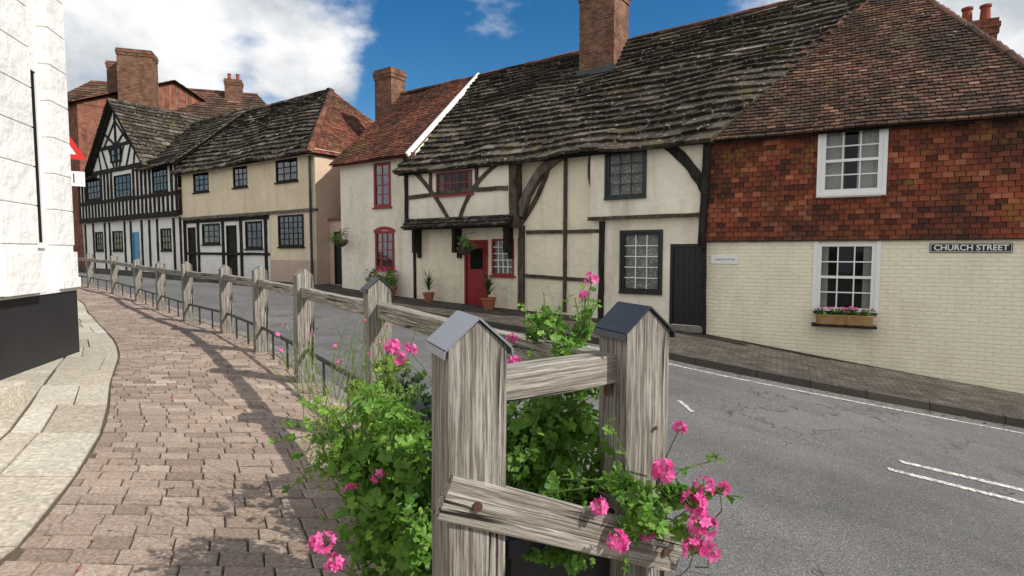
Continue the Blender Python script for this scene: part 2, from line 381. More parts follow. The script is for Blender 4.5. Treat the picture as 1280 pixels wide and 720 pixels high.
def clip(poly,cl):
    out=poly
    n=len(cl)
    for i in range(n):
        a=cl[i];b=cl[(i+1)%n];inp=out;out=[]
        if not inp: break
        def side(p): return (b[0]-a[0])*(p[1]-a[1])-(b[1]-a[1])*(p[0]-a[0])
        for j in range(len(inp)):
            p=inp[j];q=inp[(j+1)%len(inp)];sp,sq=side(p),side(q)
            if sp>=0: out.append(p)
            if (sp>=0)!=(sq>=0):
                k=sp/(sp-sq);out.append((p[0]+(q[0]-p[0])*k,p[1]+(q[1]-p[1])*k))
    return out
def tiles3(par,name,pts,tw,th,thick,mat,bil=False,jit=.15,wob=.0,under=True,twv=0.,rot=.0):
    pts=[Vector(p) for p in pts];E0,E1=pts[0],pts[1]
    U=(E1-E0);La=U.length;U.normalize()
    V0=(pts[2]-E1) if len(pts)>2 else None
    V=V0-U*V0.dot(U);V.normalize();N=U.cross(V)
    flip=N.z<0 or (abs(N.z)<.05 and N.dot(-E0)<0)
    if flip: N=-N
    if bil:
        Lb=((pts[3]-pts[0]).length+(pts[2]-pts[1]).length)/2;cl=[(0,0),(La,0),(La,Lb),(0,Lb)]
        def mp(a,b,h):
            u=a/La;v=b/Lb
            return (pts[0]*(1-u)+pts[1]*u)*(1-v)+(pts[3]*(1-u)+pts[2]*u)*v+N*h
    else:
        cl=[((p-E0).dot(U),(p-E0).dot(V)) for p in pts];Lb=max(c[1] for c in cl)
        def mp(a,b,h): return E0+U*a+V*b+N*h
    amin=min(c[0] for c in cl);amax=max(c[0] for c in cl)
    mb=MB(name,[mat,UNDER])
    th0,th1=th if isinstance(th,tuple) else (th,th)
    b=0;row=0
    while b<Lb:
        h=th0+(th1-th0)*b/Lb
        a=amin-tw*(.5 if row%2 else 0)-R.uniform(0,tw*.1)
        rowc=R.gauss(0,.07)
        while a<amax:
            w=tw*(1+R.uniform(-twv,twv))
            g=.004+R.uniform(0,.004)
            lo=b-R.uniform(0,1)*jit*h*.35;dr=R.uniform(-rot,rot)
            quad=[(a+g,lo),(a+w-g,lo+dr),(a+w-g,b+h),(a+g,b+h)]
            q=clip(quad,[(c[0],c[1]-(.06 if c[1]<1e-4 else 0)) for c in cl])
            if len(q)>=3:
                lift=R.uniform(0,jit)*thick*1.4;tilt=R.uniform(-1,1)*jit*thick
                col=min(1,max(0,R.gauss(.45,.27)+rowc))
                def hh(p):
                    k=(p[1]-b)/h
                    w_=wob*mnoise.noise(Vector((p[0]*.5,p[1]*.5,E0.x)))
                    return .004+thick*(1-k*.92)+lift*(1-k)+tilt*((p[0]-a)/w-.5)+w_
                top=[mp(p[0],p[1],hh(p)) for p in q]
                bot=[mp(p[0],p[1],-.02+wob*mnoise.noise(Vector((p[0]*.5,p[1]*.5,E0.x)))) for p in q]
                n=len(q);base=len(mb.v);mb.v+=[tuple(v) for v in top+bot]
                mb.f.append(tuple(range(base,base+n)));mb.uv.append([(0,0)]*n);mb.mi.append(0);mb.c.append(col)
                for i in range(n):
                    j=(i+1)%n
                    mb.f.append((base+i,base+n+i,base+n+j,base+j));mb.uv.append([(0,0)]*4);mb.mi.append(0);mb.c.append(col*.8)
            a+=w
        b+=h;row+=1
    if under:
        mb.face([p-N*.03 for p in pts],None,1)
        mb.face([p-N*.09 for p in pts],None,1)
    return mb.done(par)
def ridge(par,p,q,mat,r=.13,seg=.33,name='ridge_tiles',tooth=False):
    p=Vector(p);q=Vector(q);d=q-p;L=d.length;d.normalize();sd=d.cross(Vector((0,0,1))).normalized();up=sd.cross(d)
    n=max(1,int(L/seg));mb=MB(name,[mat])
    for i in range(n):
        sg=up*R.uniform(-.008,.008)
        a=p+d*(L*i/n)+sg;b=p+d*(L*(i+1)/n+.01)+sg;col=R.random()
        rr=r*(1+R.uniform(-.06,.06));ra=rr;rb=rr*(1.12 if tooth else 1.0)
        A=[];B=[]
        for k in range(6):
            an=math.pi*(-.08+1.16*k/5)
            A.append(a+sd*math.cos(an)*ra+up*(math.sin(an)*ra*.8-.03));B.append(b+sd*math.cos(an)*rb+up*(math.sin(an)*rb*.8-.03+(.02 if tooth else 0)))
        for k in range(5): mb.face([A[k],A[k+1],B[k+1],B[k]],None,0,col)
        mb.face(A,None,0,col*.6);mb.face(B,None,0,col*.6)
    return mb.done(par)
def chimney(par,fr,t0,t1,o0,o1,z0,z1,mat=BRICK,pots=0,name='chimney'):
    mb=MB(name,[mat,POTRED,LEADD])
    mb.box(fr,t0,t1,o0,o1,z0,z1-.36)
    mb.box(fr,t0-.03,t1+.03,o0-.03,o1+.03,z1-.36,z1-.22)
    mb.box(fr,t0-.05,t1+.05,o0-.05,o1+.05,z1-.22,z1-.1)
    mb.box(fr,t0-.02,t1+.02,o0-.02,o1+.02,z1-.1,z1)
    mb.box(fr,t0+.1,t1-.1,o0+.1,o1-.1,z1,z1+.03,2)
    for i in range(pots):
        ct=t0+(t1-t0)*(i+.5)/pots;co=(o0+o1)/2
        prof=[(.12,0),(.11,.1),(.095,.35),(.12,.37),(.12,.42),(.08,.43)]
        for k in range(len(prof)-1):
            for j in range(12):
                a0=j*math.pi/6;a1=(j+1)*math.pi/6
                f=lambda r,a,z:fr.p(ct+r*math.cos(a),co+r*math.sin(a),z1+z)
                mb.face([f(prof[k][0],a0,prof[k][1]),f(prof[k][0],a1,prof[k][1]),f(prof[k+1][0],a1,prof[k+1][1]),f(prof[k+1][0],a0,prof[k+1][1])],None,1)
    return mb.done(par)

# ------------------------------------------------------------ terrain
HP=[(-300,-4),(-40,-2.9),(-12,-1.45),(-5.2,-.76),(-2.6,-.42),(0,-.05),(.9,.05),(5.7,.2),(9,.32),(11.8,.50),(13.2,.57),(22,.7),(34,.85),(60,1.0),(300,1.6)]
def lin(t):
    for (a,x),(b,y) in zip(HP,HP[1:]):
        if t<=b: return x+(y-x)*(t-a)/(b-a)
    return HP[-1][1]
def hp_t(t): return (lin(t-.8)+lin(t-.4)+lin(t)+lin(t+.4)+lin(t+.8))/5
def tst(x,y): return (x-4.05)*(-.822)+(y-11.8)*.570
def hp(x,y): return hp_t(tst(x,y))
def hr(x,y): return hp(x,y)-.12
def zl(x,y): return max(.45,hr(x,y)+.1)

def sheet_t(name,mat,t0,t1,o0,o1,step,dz):
    mb=MB(name,[mat]);n=int((t1-t0)/step)
    for i in range(n):
        a=t0+(t1-t0)*i/n;b=t0+(t1-t0)*(i+1)/n
        mb.face([FB.p(a,o0,hp_t(a)+dz),FB.p(b,o0,hp_t(b)+dz),FB.p(b,o1,hp_t(b)+dz),FB.p(a,o1,hp_t(a)+dz)],[(a,o0),(b,o0),(b,o1),(a,o1)])
    return mb.done(smooth=True)
sheet_t('ground',GROUNDM,-400,400,-400,400,2.0,-.16)
sheet_t('road',ASPH,-60,70,-1.,22,.25,-.12)

def resample(pts,step):
    out=[Vector(pts[0])]
    for a,b in zip(pts,pts[1:]):
        a=Vector(a);b=Vector(b);n=max(1,round((b-a).length/step))
        for k in range(1,n+1): out.append(a+(b-a)*k/n)
    return out
def smoothline(pts,n=6):
    P=[Vector(p) for p in pts];out=[]
    for i in range(len(P)-1):
        p0=P[max(0,i-1)];p1=P[i];p2=P[i+1];p3=P[min(len(P)-1,i+2)]
        for k in range(n):
            t=k/n
            out.append(.5*((2*p1)+(-p0+p2)*t+(2*p0-5*p1+4*p2-p3)*t*t+(-p0+3*p1-3*p2+p3)*t**3))
    out.append(P[-1]);return out
def strip(mb,A,B,zf,dz=0,n=6,mi=0):
    for i in range(len(A)-1):
        for k in range(n):
            u0,u1=k/n,(k+1)/n
            q=[A[i].lerp(B[i],u0),A[i].lerp(B[i],u1),A[i+1].lerp(B[i+1],u1),A[i+1].lerp(B[i+1],u0)]
            mb.face([(p.x,p.y,zf(p.x,p.y)+dz) for p in q],[(p.x*.9-p.y*.43,p.x*.43+p.y*.9) for p in q],mi)
def kerb(name,line,wid,zf_top,zf_bot,mat,seg=.9,side=1,rise=.0):
    mb=MB(name,[mat]);pts=resample(line,.3)
    L=[0]
    for a,b in zip(pts,pts[1:]): L.append(L[-1]+(b-a).length)
    def at(s):
        for i in range(len(pts)-1):
            if L[i+1]>=s: 
                k=(s-L[i])/(L[i+1]-L[i]);return pts[i].lerp(pts[i+1],k)
        return pts[-1].copy()
    s=0
    while s<L[-1]-.05:
        e=min(L[-1],s+seg*R.uniform(.85,1.1));a=at(s+.004);b=at(e-.004)
        d=(b-a).normalized();nn=Vector((-d.y,d.x))*side
        j=R.uniform(-.004,.006)
        P=[]
        for zz in (0,1):
            for p,o in ((a,0),(b,0),(b,wid),(a,wid)):
                q=p+nn*(o+ (.012 if (zz and o==0) else 0))
                P.append((q.x,q.y,(zf_top(p.x,p.y)+rise+j) if zz else zf_bot(p.x,p.y)-.06))
        mb.hexa(P,0,R.random());s=e
    return mb.done(bevel=.008)

def v2(p): return Vector((p[0],p[1]))
fk=[FA.p(40,1.6,0),FA.p(25,1.8,0),FA.p(14,1.9,0),FA.p(8,2.0,0),FA.p(5,2.08,0),FA.p(2.5,2.35,0),(3.0,9.45),FB.p(1.5,2.5,0),FB.p(3,2.4,0),FB.p(7,1.9,0),FB.p(10.3,1.35,0),FB.p(13,1.2,0),FB.p(22,1.2,0),FB.p(36,1.2,0),FB.p(60,1.2,0)]
fw_=[FA.p(40,-.3,0),FA.p(25,-.3,0),FA.p(14,-.3,0),FA.p(8,-.3,0),FA.p(5,-.3,0),FA.p(2.5,-.3,0),FA.p(.0,-.3,0),FB.p(1.5,-.3,0),FB.p(3,-.3,0),FB.p(7,-.3,0),FB.p(10.3,-.3,0),FB.p(13,-.6,0),FB.p(22,-.3,0),FB.p(36,-.3,0),FB.p(60,-.3,0)]
fkl=smoothline([v2(p) for p in fk],8);fwl=smoothline([v2(p) for p in fw_],8)
mb=MB('far_pavement',[COBB]);
fk_in=[]
for i,p in enumerate(fkl):
    fk_in.append(p.lerp(fwl[i],.12/max(.5,(fwl[i]-p).length)))
strip(mb,fk_in,fwl,hp,0,5);mb.done()
kerb('far_kerb',fkl,.13,hp,hr,KERBD,side=1 if (fwl[40]-fkl[40]).dot(Vector((-(fkl[41]-fkl[40]).y,(fkl[41]-fkl[40]).x)))>0 else -1,rise=.006)

mb=MB('road_marking',[PAINTL])
el=[p.lerp(fwl[i],-.30/(fwl[i]-p).length) for i,p in enumerate(fkl)]
el2=[p.lerp(fwl[i],-.36/(fwl[i]-p).length) for i,p in enumerate(fkl)]
lo,hi=12,56
a=resample([p for p in el[lo:hi]],99);b=resample([p for p in el2[lo:hi]],99)
strip(mb,a,b,hr,.007,1)
def dash(p,q,w):
    p=Vector(p);q=Vector(q);d=(q-p).normalized();n=Vector((-d.y,d.x))*w/2
    A=resample([p+n,q+n],.3);B=resample([p-n,q-n],.3);strip(mb,A,B,hr,.007,1)
dash((4.28,6.05),(6.3,5.15),.085)
dash((3.98,5.80),(6.1,4.78),.085)
dash((2.22,7.35),(2.28,6.95),.06)
dash((8.3,4.2),(11,3.0),.1)
mb.done()

edge=[(.85,-6),(.72,-3),(.62,0),(.60,1.4),(.42,1.95),(-.62,3.62),(-1.76,5.27),(-2.86,6.92),(-4.06,8.48),(-5.46,9.98),(-7.12,11.92),(-8.85,13.85),(-10.4,15.25),(-12.4,17.0),(-16,19.9),(-24,25.2)]
bnd=[(-1.8,-6),(-1.85,-3),(-1.88,0),(-1.9,1.2),(-1.95,2.04),(-2.72,3.64),(-3.8,5.25),(-4.6,6.5),(-5.6,7.8),(-6.8,9.2),(-8.5,11.2),(-10.2,13.2),(-12,14.6),(-13.6,15.8),(-17,18.3),(-25,23.6)]
out=[(-7,-6),(-7,-3),(-7,0),(-7,1.2),(-7,2.04),(-7.5,3.6),(-8.5,5.25),(-10,6.5),(-12,7.8),(-14,9.2),(-17,11),(-20,12),(-24,13),(-28,14),(-33,16),(-38,20)]
el_=smoothline([Vector(p) for p in edge],6);bl_=smoothline([Vector(p) for p in bnd],6);ol_=smoothline([Vector(p) for p in out],6)
mb=MB('near_pavement',[JOINT]);strip(mb,el_,bl_,zl,-.014,4);strip(mb,bl_,ol_,zl,-.014,6);mb.done()
kerb('near_kerb',el_,.16,zl,hr,KERB,side=1,rise=.004)
def pave_curv(name,mat,A,B,tw,th,gap=.006,jz=.004,slabs=False,maxy=24):
    mb=MB(name,[mat])
    M=[(a+b)/2 for a,b in zip(A,B)];L=[0]
    for a,b in zip(M,M[1:]): L.append(L[-1]+(b-a).length)
    def at(P,s):
        for i in range(len(P)-1):
            if L[i+1]>=s: return P[i].lerp(P[i+1],(s-L[i])/(L[i+1]-L[i]))
        return P[-1].copy()
    s=0;row=0
    while s<L[-1]-th:
        e=s+th*R.uniform(.96,1.04)
        a0,a1=at(A,s),at(A,e);b0,b1=at(B,s),at(B,e)
        if a0.y>maxy: break
        W=(a0-b0).length;x=-R.uniform(.0,tw) 
        while x<W-.02:
            w=tw*R.uniform(.8,1.2);x0=max(x,0)+gap/2;x1=min(x+w,W)-gap/2
            x+=w
            if x1-x0<.04: continue
            u0,u1=x0/W,x1/W
            q=[a0.lerp(b0,u0),a0.lerp(b0,u1),a1.lerp(b1,u1),a1.lerp(b1,u0)]
            g=(q[3]-q[0]).normalized()*gap/2
            q=[q[0]+g,q[1]+g,q[2]-g,q[3]-g]
            q=[p+Vector((R.uniform(-1,1),R.uniform(-1,1)))*gap*.25 for p in q]
            j=R.uniform(-jz,jz);tl=[j+R.uniform(-jz,jz)*.5 for _ in range(4)]
            c=min(1,max(0,R.gauss(.5,.22)))
            cx=(q[0]+q[2])/2;ch=.006
            top=[p+(cx-p).normalized()*ch for p in q]
            T=[(p.x,p.y,zl(p.x,p.y)+tl[k]) for k,p in enumerate(top)];Md=[(p.x,p.y,zl(p.x,p.y)+tl[k]-.005) for k,p in enumerate(q)];Bt=[(p.x,p.y,zl(p.x,p.y)-.03) for p in q]
            base=len(mb.v);mb.v+=T+Md+Bt
            mb.f.append((base,base+1,base+2,base+3));mb.uv.append([(0,0)]*4);mb.mi.append(0);mb.c.append(c)
            for r in (0,4):
                for k in range(4):
                    kk=(k+1)%4;mb.f.append((base+r+k,base+r+4+k,base+r+4+kk,base+r+kk));mb.uv.append([(0,0)]*4);mb.mi.append(0);mb.c.append(c*.85)
        s=e;row+=1
    return mb.done()
el_in=[p.lerp(bl_[i],.165/(bl_[i]-p).length) for i,p in enumerate(el_)]
pave_curv('brick_paving',PAV,bl_[6:],el_in[6:],.19,.115,maxy=22)
m1=[p.lerp(ol_[i],.62/(ol_[i]-p).length) for i,p in enumerate(bl_)]
b0_=[p.lerp(ol_[i],.012/(ol_[i]-p).length) for i,p in enumerate(bl_)]
m1b=[p.lerp(ol_[i],.632/(ol_[i]-p).length) for i,p in enumerate(bl_)]
pave_curv('flagstone_paving',FLAG,b0_,m1,.62,.82,gap=.012,slabs=True,maxy=15,jz=.002)
pave_curv('flagstone_paving',FLAG,m1b,ol_,.95,1.1,gap=.012,slabs=True,maxy=15,jz=.002)

# ------------------------------------------------------------ HOUSE A : tile hung house
A=empty('tile_hung_house')
uw=(2.10,3.08,2.76,3.98);lw=(2.10,3.04,.53,1.83)
mb=MB('painted_brick_wall',[PBRICK]);wall(mb,FA,.0,5.55,-1.2,1.89,0,[lw],rec=.09)
mb.face([FA.p(5.55,0,-1.4),FA.p(5.55,-6.3,-1.4),FA.p(5.55,-6.3,4.05),FA.p(5.55,0,4.05)],[(0,-1.4),(6.3,-1.4),(6.3,4.05),(0,4.05)])
mb.face([FA.p(0,0,-.3),FA.p(0,-3,-.3),FA.p(0,-3,4.05),FA.p(0,0,4.05)],[(0,0),(3,0),(3,4),(0,4)])
mb.done(A)
mb=MB('upper_wall_backing',[UNDER]);wall(mb,FA,.0,5.55,1.88,4.08,.03,[uw],rec=.1);mb.box(FA,0,5.55,0,.06,1.875,1.9);mb.done(A)
for (a,b,c,d) in ((0,2.10,1.88,4.05),(3.08,5.6,1.88,4.05),(2.10,3.08,1.88,2.70),(2.10,3.08,3.98,4.05)):
    tiles3(A,'tile_hanging',[FA.p(a,.035,c),FA.p(b,.035,c),FA.p(b,.035,d),FA.p(a,.035,d)],.165,.1,.014,HUNG,under=False,jit=.35)
window(A,FA,*uw,.08,3,4,WPAINT,fw=.07,bw=.022,rec=.045,sash=True,curt=.75)
window(A,FA,*lw,.0,3,4,WPAINT,fw=.06,bw=.022,rec=.05,sash=True,curt=.3,sillm=TIMB)
mb=MB('window_surround',[WPAINT])
mb.box(FA,2.02,2.098,.0,.025,.53,1.87);mb.box(FA,3.042,3.12,.0,.025,.53,1.87)
mb.box(FA,2.03,2.098,.055,.10,2.70,4.0);mb.box(FA,3.082,3.15,.055,.10,2.70,4.0);mb.box(FA,2.098,3.082,.055,.098,2.69,2.755);mb.done(A)
mb=MB('eaves_soffit',[BTIMB]);mb.box(FA,-.05,5.75,.05,.24,3.98,4.03);mb.done(A)
apA=FA.p(3.53,-3.15,7.83);eL=FA.p(-.18,.28,3.93);eR=FA.p(5.78,.28,3.93)
tiles3(A,'roof_front',[eL,eR,apA],.165,.1,.018,CLAY,jit=.55,wob=.05)
bR=FA.p(5.78,-6.6,3.93);bL=FA.p(-.1,-6.6,3.93)
tiles3(A,'roof_side',[eR,bR,apA],.2,.14,.014,CLAY,jit=.35)
ridge(A,eL,apA,RCLAY,r=.085,seg=.17,tooth=True,name='hip_tiles');ridge(A,eR,apA,CLAY,r=.085,seg=.17,tooth=True,name='hip_tiles')
chimney(A,Fr((11.2,13.9),(.892,-.451),(-.451,-.892)),-.35,.35,-.3,.3,3.5,7.15,mat=RBRICK,pots=2)
mb=MB('window_box',[WOODBOX,BTIMB]);mb.box(FA,2.10,3.02,.07,.25,.30,.48);mb.box(FA,2.02,3.08,.0,.27,.25,.295,1);mb.done(A,bevel=.005)
# ------------------------------------------------------------ HOUSE B : timber framed cottage
B=empty('timber_framed_cottage')
wU=(1.30,2.20,2.90,3.93);wL=(.95,1.86,.77,2.11);dK=(.03,.74,.09,1.84)
wR=(6.06,7.35,3.24,3.86);dR=(5.70,6.54,.20,2.0);wR2=(4.86,5.58,1.05,2.02)
mb=MB('walls',[CREAM2,CREAM,PINK])
wall(mb,FB,0,2.62,-.3,2.42,0,[wL,dK])
wall(mb,FB,0,2.62,2.40,4.1,.12,[wU],mi=0)
mb.face([FB.p(2.62,.12,2.4),FB.p(2.62,-.1,2.4),FB.p(2.62,-.1,4.1),FB.p(2.62,.12,4.1)],None,0)
mb.face([FB.p(0,.12,2.4),FB.p(2.62,.12,2.4),FB.p(2.62,0,2.4),FB.p(0,0,2.4)],None,0)
wall(mb,FB,2.62,4.75,-.3,4.1,-.03,[],mi=1)
wall(mb,FB,4.75,8.5,-.3,2.5,0,[dR,wR2],mi=1)
wall(mb,FB,4.75,8.6,2.5,4.1,.22,[wR],mi=0)
mb.face([FB.p(4.75,.22,2.5),FB.p(8.6,.22,2.5),FB.p(8.6,0,2.5),FB.p(4.75,0,2.5)],None,0)
mb.face([FB.p(4.75,.22,2.5),FB.p(4.75,-.1,2.5),FB.p(4.75,-.1,4.1),FB.p(4.75,.22,4.1)],None,0)
mb.face([FB.p(8.5,0,0),FB.p(8.5,-6,0),FB.p(8.5,-6,4),FB.p(8.5,-3,7.4),FB.p(8.5,0,4)],None,1)
mb.done(B)
window(B,FB,*wU,.12,3,4,GPAINT,fw=.05,bw=.018,curt=0,rec=.05,lace=True)
window(B,FB,*wL,.0,3,5,BLACK,fw=.06,bw=.02,curt=0,rec=.05,lace=True,barm=WPAINT)
window(B,FB,*wR,.22,5,2,RPAINT,fw=.045,bw=.03,curt=.3,rec=.04,glass=DGLASS)
window(B,FB,*wR2,.0,4,5,RPAINT,fw=.05,bw=.020,curt=.0,rec=.04,lace=True,barm=WPAINT)
mb=MB('window_surround',[GPAINT])
for w,o in ((wL,0),(wU,.12)):
    mb.box(FB,w[0]-.05,w[0]-.001,o,o+.03,w[2]-.04,w[3]+.05);mb.box(FB,w[1]+.001,w[1]+.05,o,o+.03,w[2]-.04,w[3]+.05);mb.box(FB,w[0],w[1],o,o+.028,w[3]+.001,w[3]+.05)
mb.done(B)
door(B,FB,*dK,0,BLACK,rec=.1);door(B,FB,*dR,0,RPAINT,rec=.08,glass=True)
T=MB('timber_frame',[TIMB,BTIMB,GREYT])
T.beam(FB,[(0,2.44),(2.66,2.44)],.085,.12,.17,0)
T.beam(FB,[(2.37,-.1),(2.35,2.38)],.13,0,.06,1)
T.beam(FB,[(3.36,.2),(3.35,4.0)],.085,-.03,.02,0)
T.beam(FB,[(2.45,2.16),(4.48,2.17)],.09,-.03,.025,0)
T.beam(FB,[(2.62,1.0),(4.5,1.06)],.085,-.03,.02,0)
T.beam(FB,[(4.62,.2),(4.6,2.35)],.15,-.03,.06,0)
T.beam(FB,[(4.72,2.3),(4.74,4.0)],.22,.0,.27,0)
T.beam(FB,bez((4.62,2.6),(4.25,3.7),(3.45,4.0)),.20,-.03,.16,2)
T.beam(FB,bez((4.72,2.3),(4.0,3.1),(3.75,4.0)),.10,-.03,.04,0)
T.beam(FB,bez((2.62,3.98),(2.75,3.6),(2.62,3.2),6),.10,-.02,.05,0)
T.beam(FB,[(4.9,3.30),(6.2,3.33),(8.5,3.24)],.11,.22,.26,0)
T.beam(FB,bez((8.15,3.95),(7.4,3.35),(6.85,2.52)),.10,.222,.262,0)
T.beam(FB,bez((5.1,3.98),(6.2,3.5),(6.50,2.52)),.10,.222,.263,0)
T.beam(FB,[(8.5,2.5),(8.5,4.0)],.12,.22,.27,1)
T.beam(FB,[(7.55,3.3),(7.55,4.0)],.09,.22,.26,0)
T.beam(FB,[(5.9,3.35),(5.9,4.0)],.09,.22,.26,0)
T.beam(FB,[(4.8,2.52),(8.55,2.54)],.14,.0,.30,0)
T.beam(FB,bez((.85,3.98),(.35,3.65),(-.02,2.95)),.2,.12,.16,1)
T.beam(FB,[(.02,1.75),(-.06,4.02)],.13,.10,.22,1)
T.beam(FB,[(-.03,-.1),(0.0,1.85)],.08,.0,.10,1)
for tt in (8.2,6.68,4.95):
    T.beam(FB,bez((tt,1.65),(tt,2.2),(tt,2.45)),.1,.02,.3,1)
    T.beam(FB,[(tt,1.5),(tt,2.4)],.12,.0,.08,1)
T.beam(FB,[(8.42,.2),(8.42,2.5)],.08,.0,.04,1)
T.done(B)
mb=MB('red_fascia',[RPAINT]);mb.box(FB,4.9,8.9,.26,.30,3.93,4.0);mb.done(B)
tiles3(B,'jetty_canopy',[FB.p(4.7,.52,2.36),FB.p(8.45,.52,2.36),FB.p(8.45,.23,2.62),FB.p(4.7,.23,2.62)],.3,.14,.03,SLAB,jit=.4,twv=.3)
rl=FB.p(8.45,-3,7.5);rr=apA
eb0=FB.p(-.22,.36,3.92);eb1=FB.p(8.75,.42,3.93)
tiles3(B,'roof_front',[eb0,eb1,rl,rr],.42,(.30,.20),.05,SLAB,bil=True,jit=.65,wob=.13,twv=.4,rot=.028)
tiles3(B,'roof_back',[FB.p(-3,-6.4,3.9),FB.p(8.45,-6.4,3.9),rl,rr],.5,.4,.03,SLAB,bil=True,jit=.4,twv=.3)
ridge(B,rl,rr,RCLAY,r=.12,seg=.32)
chimney(B,FB,3.15,4.2,-3.2,-2.25,6.0,8.95)
mb=MB('chimney_flashing',[LEADD]);mb.box(FB,3.09,4.26,-2.3,-2.19,6.55,6.70);mb.done(B)
mb=MB('cable',[BLACK]);p0=Vector(FB.p(4.3,-2.1,6.65));p1=Vector(FB.p(5.0,.4,4.05))
for i in range(8):
    a=p0.lerp(p1,i/8);b=p0.lerp(p1,(i+1)/8);mb.bar(a+Vector((0,0,.16)),b+Vector((0,0,.16)),.012,.012)
mb.done(B)
# ------------------------------------------------------------ HOUSE C
C=empty('white_rendered_cottage')
cU=(9.40,10.14,3.05,4.40);cL=(9.28,10.12,1.14,2.32)
mb=MB('walls',[CREAM2]);wall(mb,FB,8.36,11.76,-.2,4.7,.0,[cU,cL],rec=.1)
for t in (8.36,11.76): mb.face([FB.p(t,0,-.2),FB.p(t,-6,-.2),FB.p(t,-6,4.6),FB.p(t,-3,7.35),FB.p(t,0,4.6)],None)
mb.done(C)
window(C,FB,*cU,0,2,4,RPAINT,fw=.08,bw=.03,curt=.3,rec=.03,glass=DGLASS);window(C,FB,*cL,0,3,4,RPAINT,fw=.08,bw=.03,curt=.3,rec=.03,glass=DGLASS)
mb=MB('arched_lintel',[RPAINT])
mb.beam(FB,bez((9.24,2.30),(9.70,2.52),(10.16,2.30)),.10,.0,.035,0,jit=0)
mb.box(FB,8.3,11.85,.18,.22,4.44,4.56);mb.done(C)
tiles3(C,'roof_front',[FB.p(8.42,.28,4.48),FB.p(11.95,.28,4.48),FB.p(11.95,-3,7.5),FB.p(8.42,-3,7.5)],.165,.11,.018,RCLAY,jit=.5,wob=.08)
tiles3(C,'roof_back',[FB.p(8.42,-6.2,4.48),FB.p(11.95,-6.2,4.48),FB.p(11.95,-3,7.5),FB.p(8.42,-3,7.5)],.33,.25,.014,RCLAY)
ridge(C,FB.p(8.4,-3,7.5),FB.p(11.95,-3,7.5),RCLAY,r=.11)
mb=MB('verge_board',[WPAINT]);mb.bar(FB.p(8.36,.34,4.46),FB.p(8.36,-3.02,7.57),.07,.13);mb.done(C)
chimney(C,FB,12.4,13.3,-3.6,-2.9,4.2,8.55)
# ------------------------------------------------------------ HOUSE D
D=empty('buff_rendered_house')
dw=[(14.05,15.36,4.18,4.98),(17.23,18.24,4.18,4.98),(20.1,21.37,4.18,4.98)]
lwD=(13.8,15.3,1.86,3.0);lw2=[(16.55,17.72,1.8,2.86),(19.6,21.05,2.0,2.86)];dd=[(18.35,19.15,.62,2.75),(21.6,22.3,.65,2.75)]
mb=MB('walls',[BUFF,PINK,WHITEP])
wall(mb,FB,13.08,22.4,3.14,5.2,.0,dw)
wall(mb,FB,13.08,15.85,1.38,3.14,-.02,[lwD])
wall(mb,FB,13.08,15.85,0,1.38,.01,[],mi=1)
wall(mb,FB,15.85,22.4,0,3.14,-.14,lw2+dd,mi=2)
mb.face([FB.p(15.85,-.14,3.14),FB.p(22.4,-.14,3.14),FB.p(22.4,0,3.14),FB.p(15.85,0,3.14)])
mb.face([FB.p(15.85,-.14,0),FB.p(15.85,0,0),FB.p(15.85,0,3.14),FB.p(15.85,-.14,3.14)])
mb.face([FB.p(13.08,0,0),FB.p(13.08,-6,0),FB.p(13.08,-6,5.2),FB.p(13.08,0,5.2)],None,1)
mb.done(D)
for w in dw: window(D,FB,*w,0,3,3,BTIMB,fw=.06,bw=.03,curt=0,rec=.05,glass=DGLASS)
window(D,FB,*lwD,-.02,5,5,BTIMB,fw=.07,bw=.03,curt=0,rec=.02,glass=DGLASS)
for w in lw2: window(D,FB,*w,-.14,3,3,BTIMB,fw=.08,bw=.03,curt=.2,rec=.04,glass=DGLASS)
for w in dd: door(D,FB,*w,-.14,BTIMB,rec=.08)
T=MB('timber_frame',[BTIMB,GREYT])
T.beam(FB,[(13.08,3.12),(22.4,3.12)],.11,-.1,.04,1)
for t in (15.9,16.3,18.0,19.35,21.35): T.beam(FB,[(t,.6),(t,3.06)],.14,-.14,-.09,0)
T.beam(FB,[(15.9,1.6),(22.3,1.62)],.1,-.14,-.095,0)
T.beam(FB,[(15.9,2.98),(22.4,2.98)],.12,-.14,-.08,0)
T.done(D)
ez=5.02
r0=FB.p(16.0,-3,8.3);r1=FB.p(22.5,-3,8.3);ec=FB.p(12.95,.32,ez);eb=FB.p(12.95,-6.3,ez);el0=FB.p(22.6,.32,ez)
tiles3(D,'roof_front',[ec,el0,r1,r0],.42,(.32,.22),.052,SLAB,jit=.65,wob=.14,twv=.4,rot=.028)
tiles3(D,'roof_hip_end',[eb,ec,r0],.18,.13,.016,RCLAY,jit=.3,wob=.03)
ridge(D,r0,r1,SLAB);ridge(D,ec,r0,RCLAY,r=.12)
mb=MB('rear_roof',[UNDER]);mb.face([eb,FB.p(22.6,-6.3,ez),r1,r0]);mb.done(D)
mb=MB('downpipe',[GIRON]);mb.bar(FB.p(13.25,.08,.6),FB.p(13.25,.08,4.95),.07,.07,up=(0,1,0));mb.done(D)
G=empty('garden_gate_wall')
gd=(11.86,12.80,.55,2.38)
mb=MB('wall',[PINK,RBRICK]);wall(mb,FB,11.78,13.06,0,2.75,-.5,[gd]);mb.box(FB,11.78,13.06,-.7,-.45,2.75,2.83,1);mb.done(G)
door(G,FB,*gd,-.5,BLACK,rec=.08,planks=6)
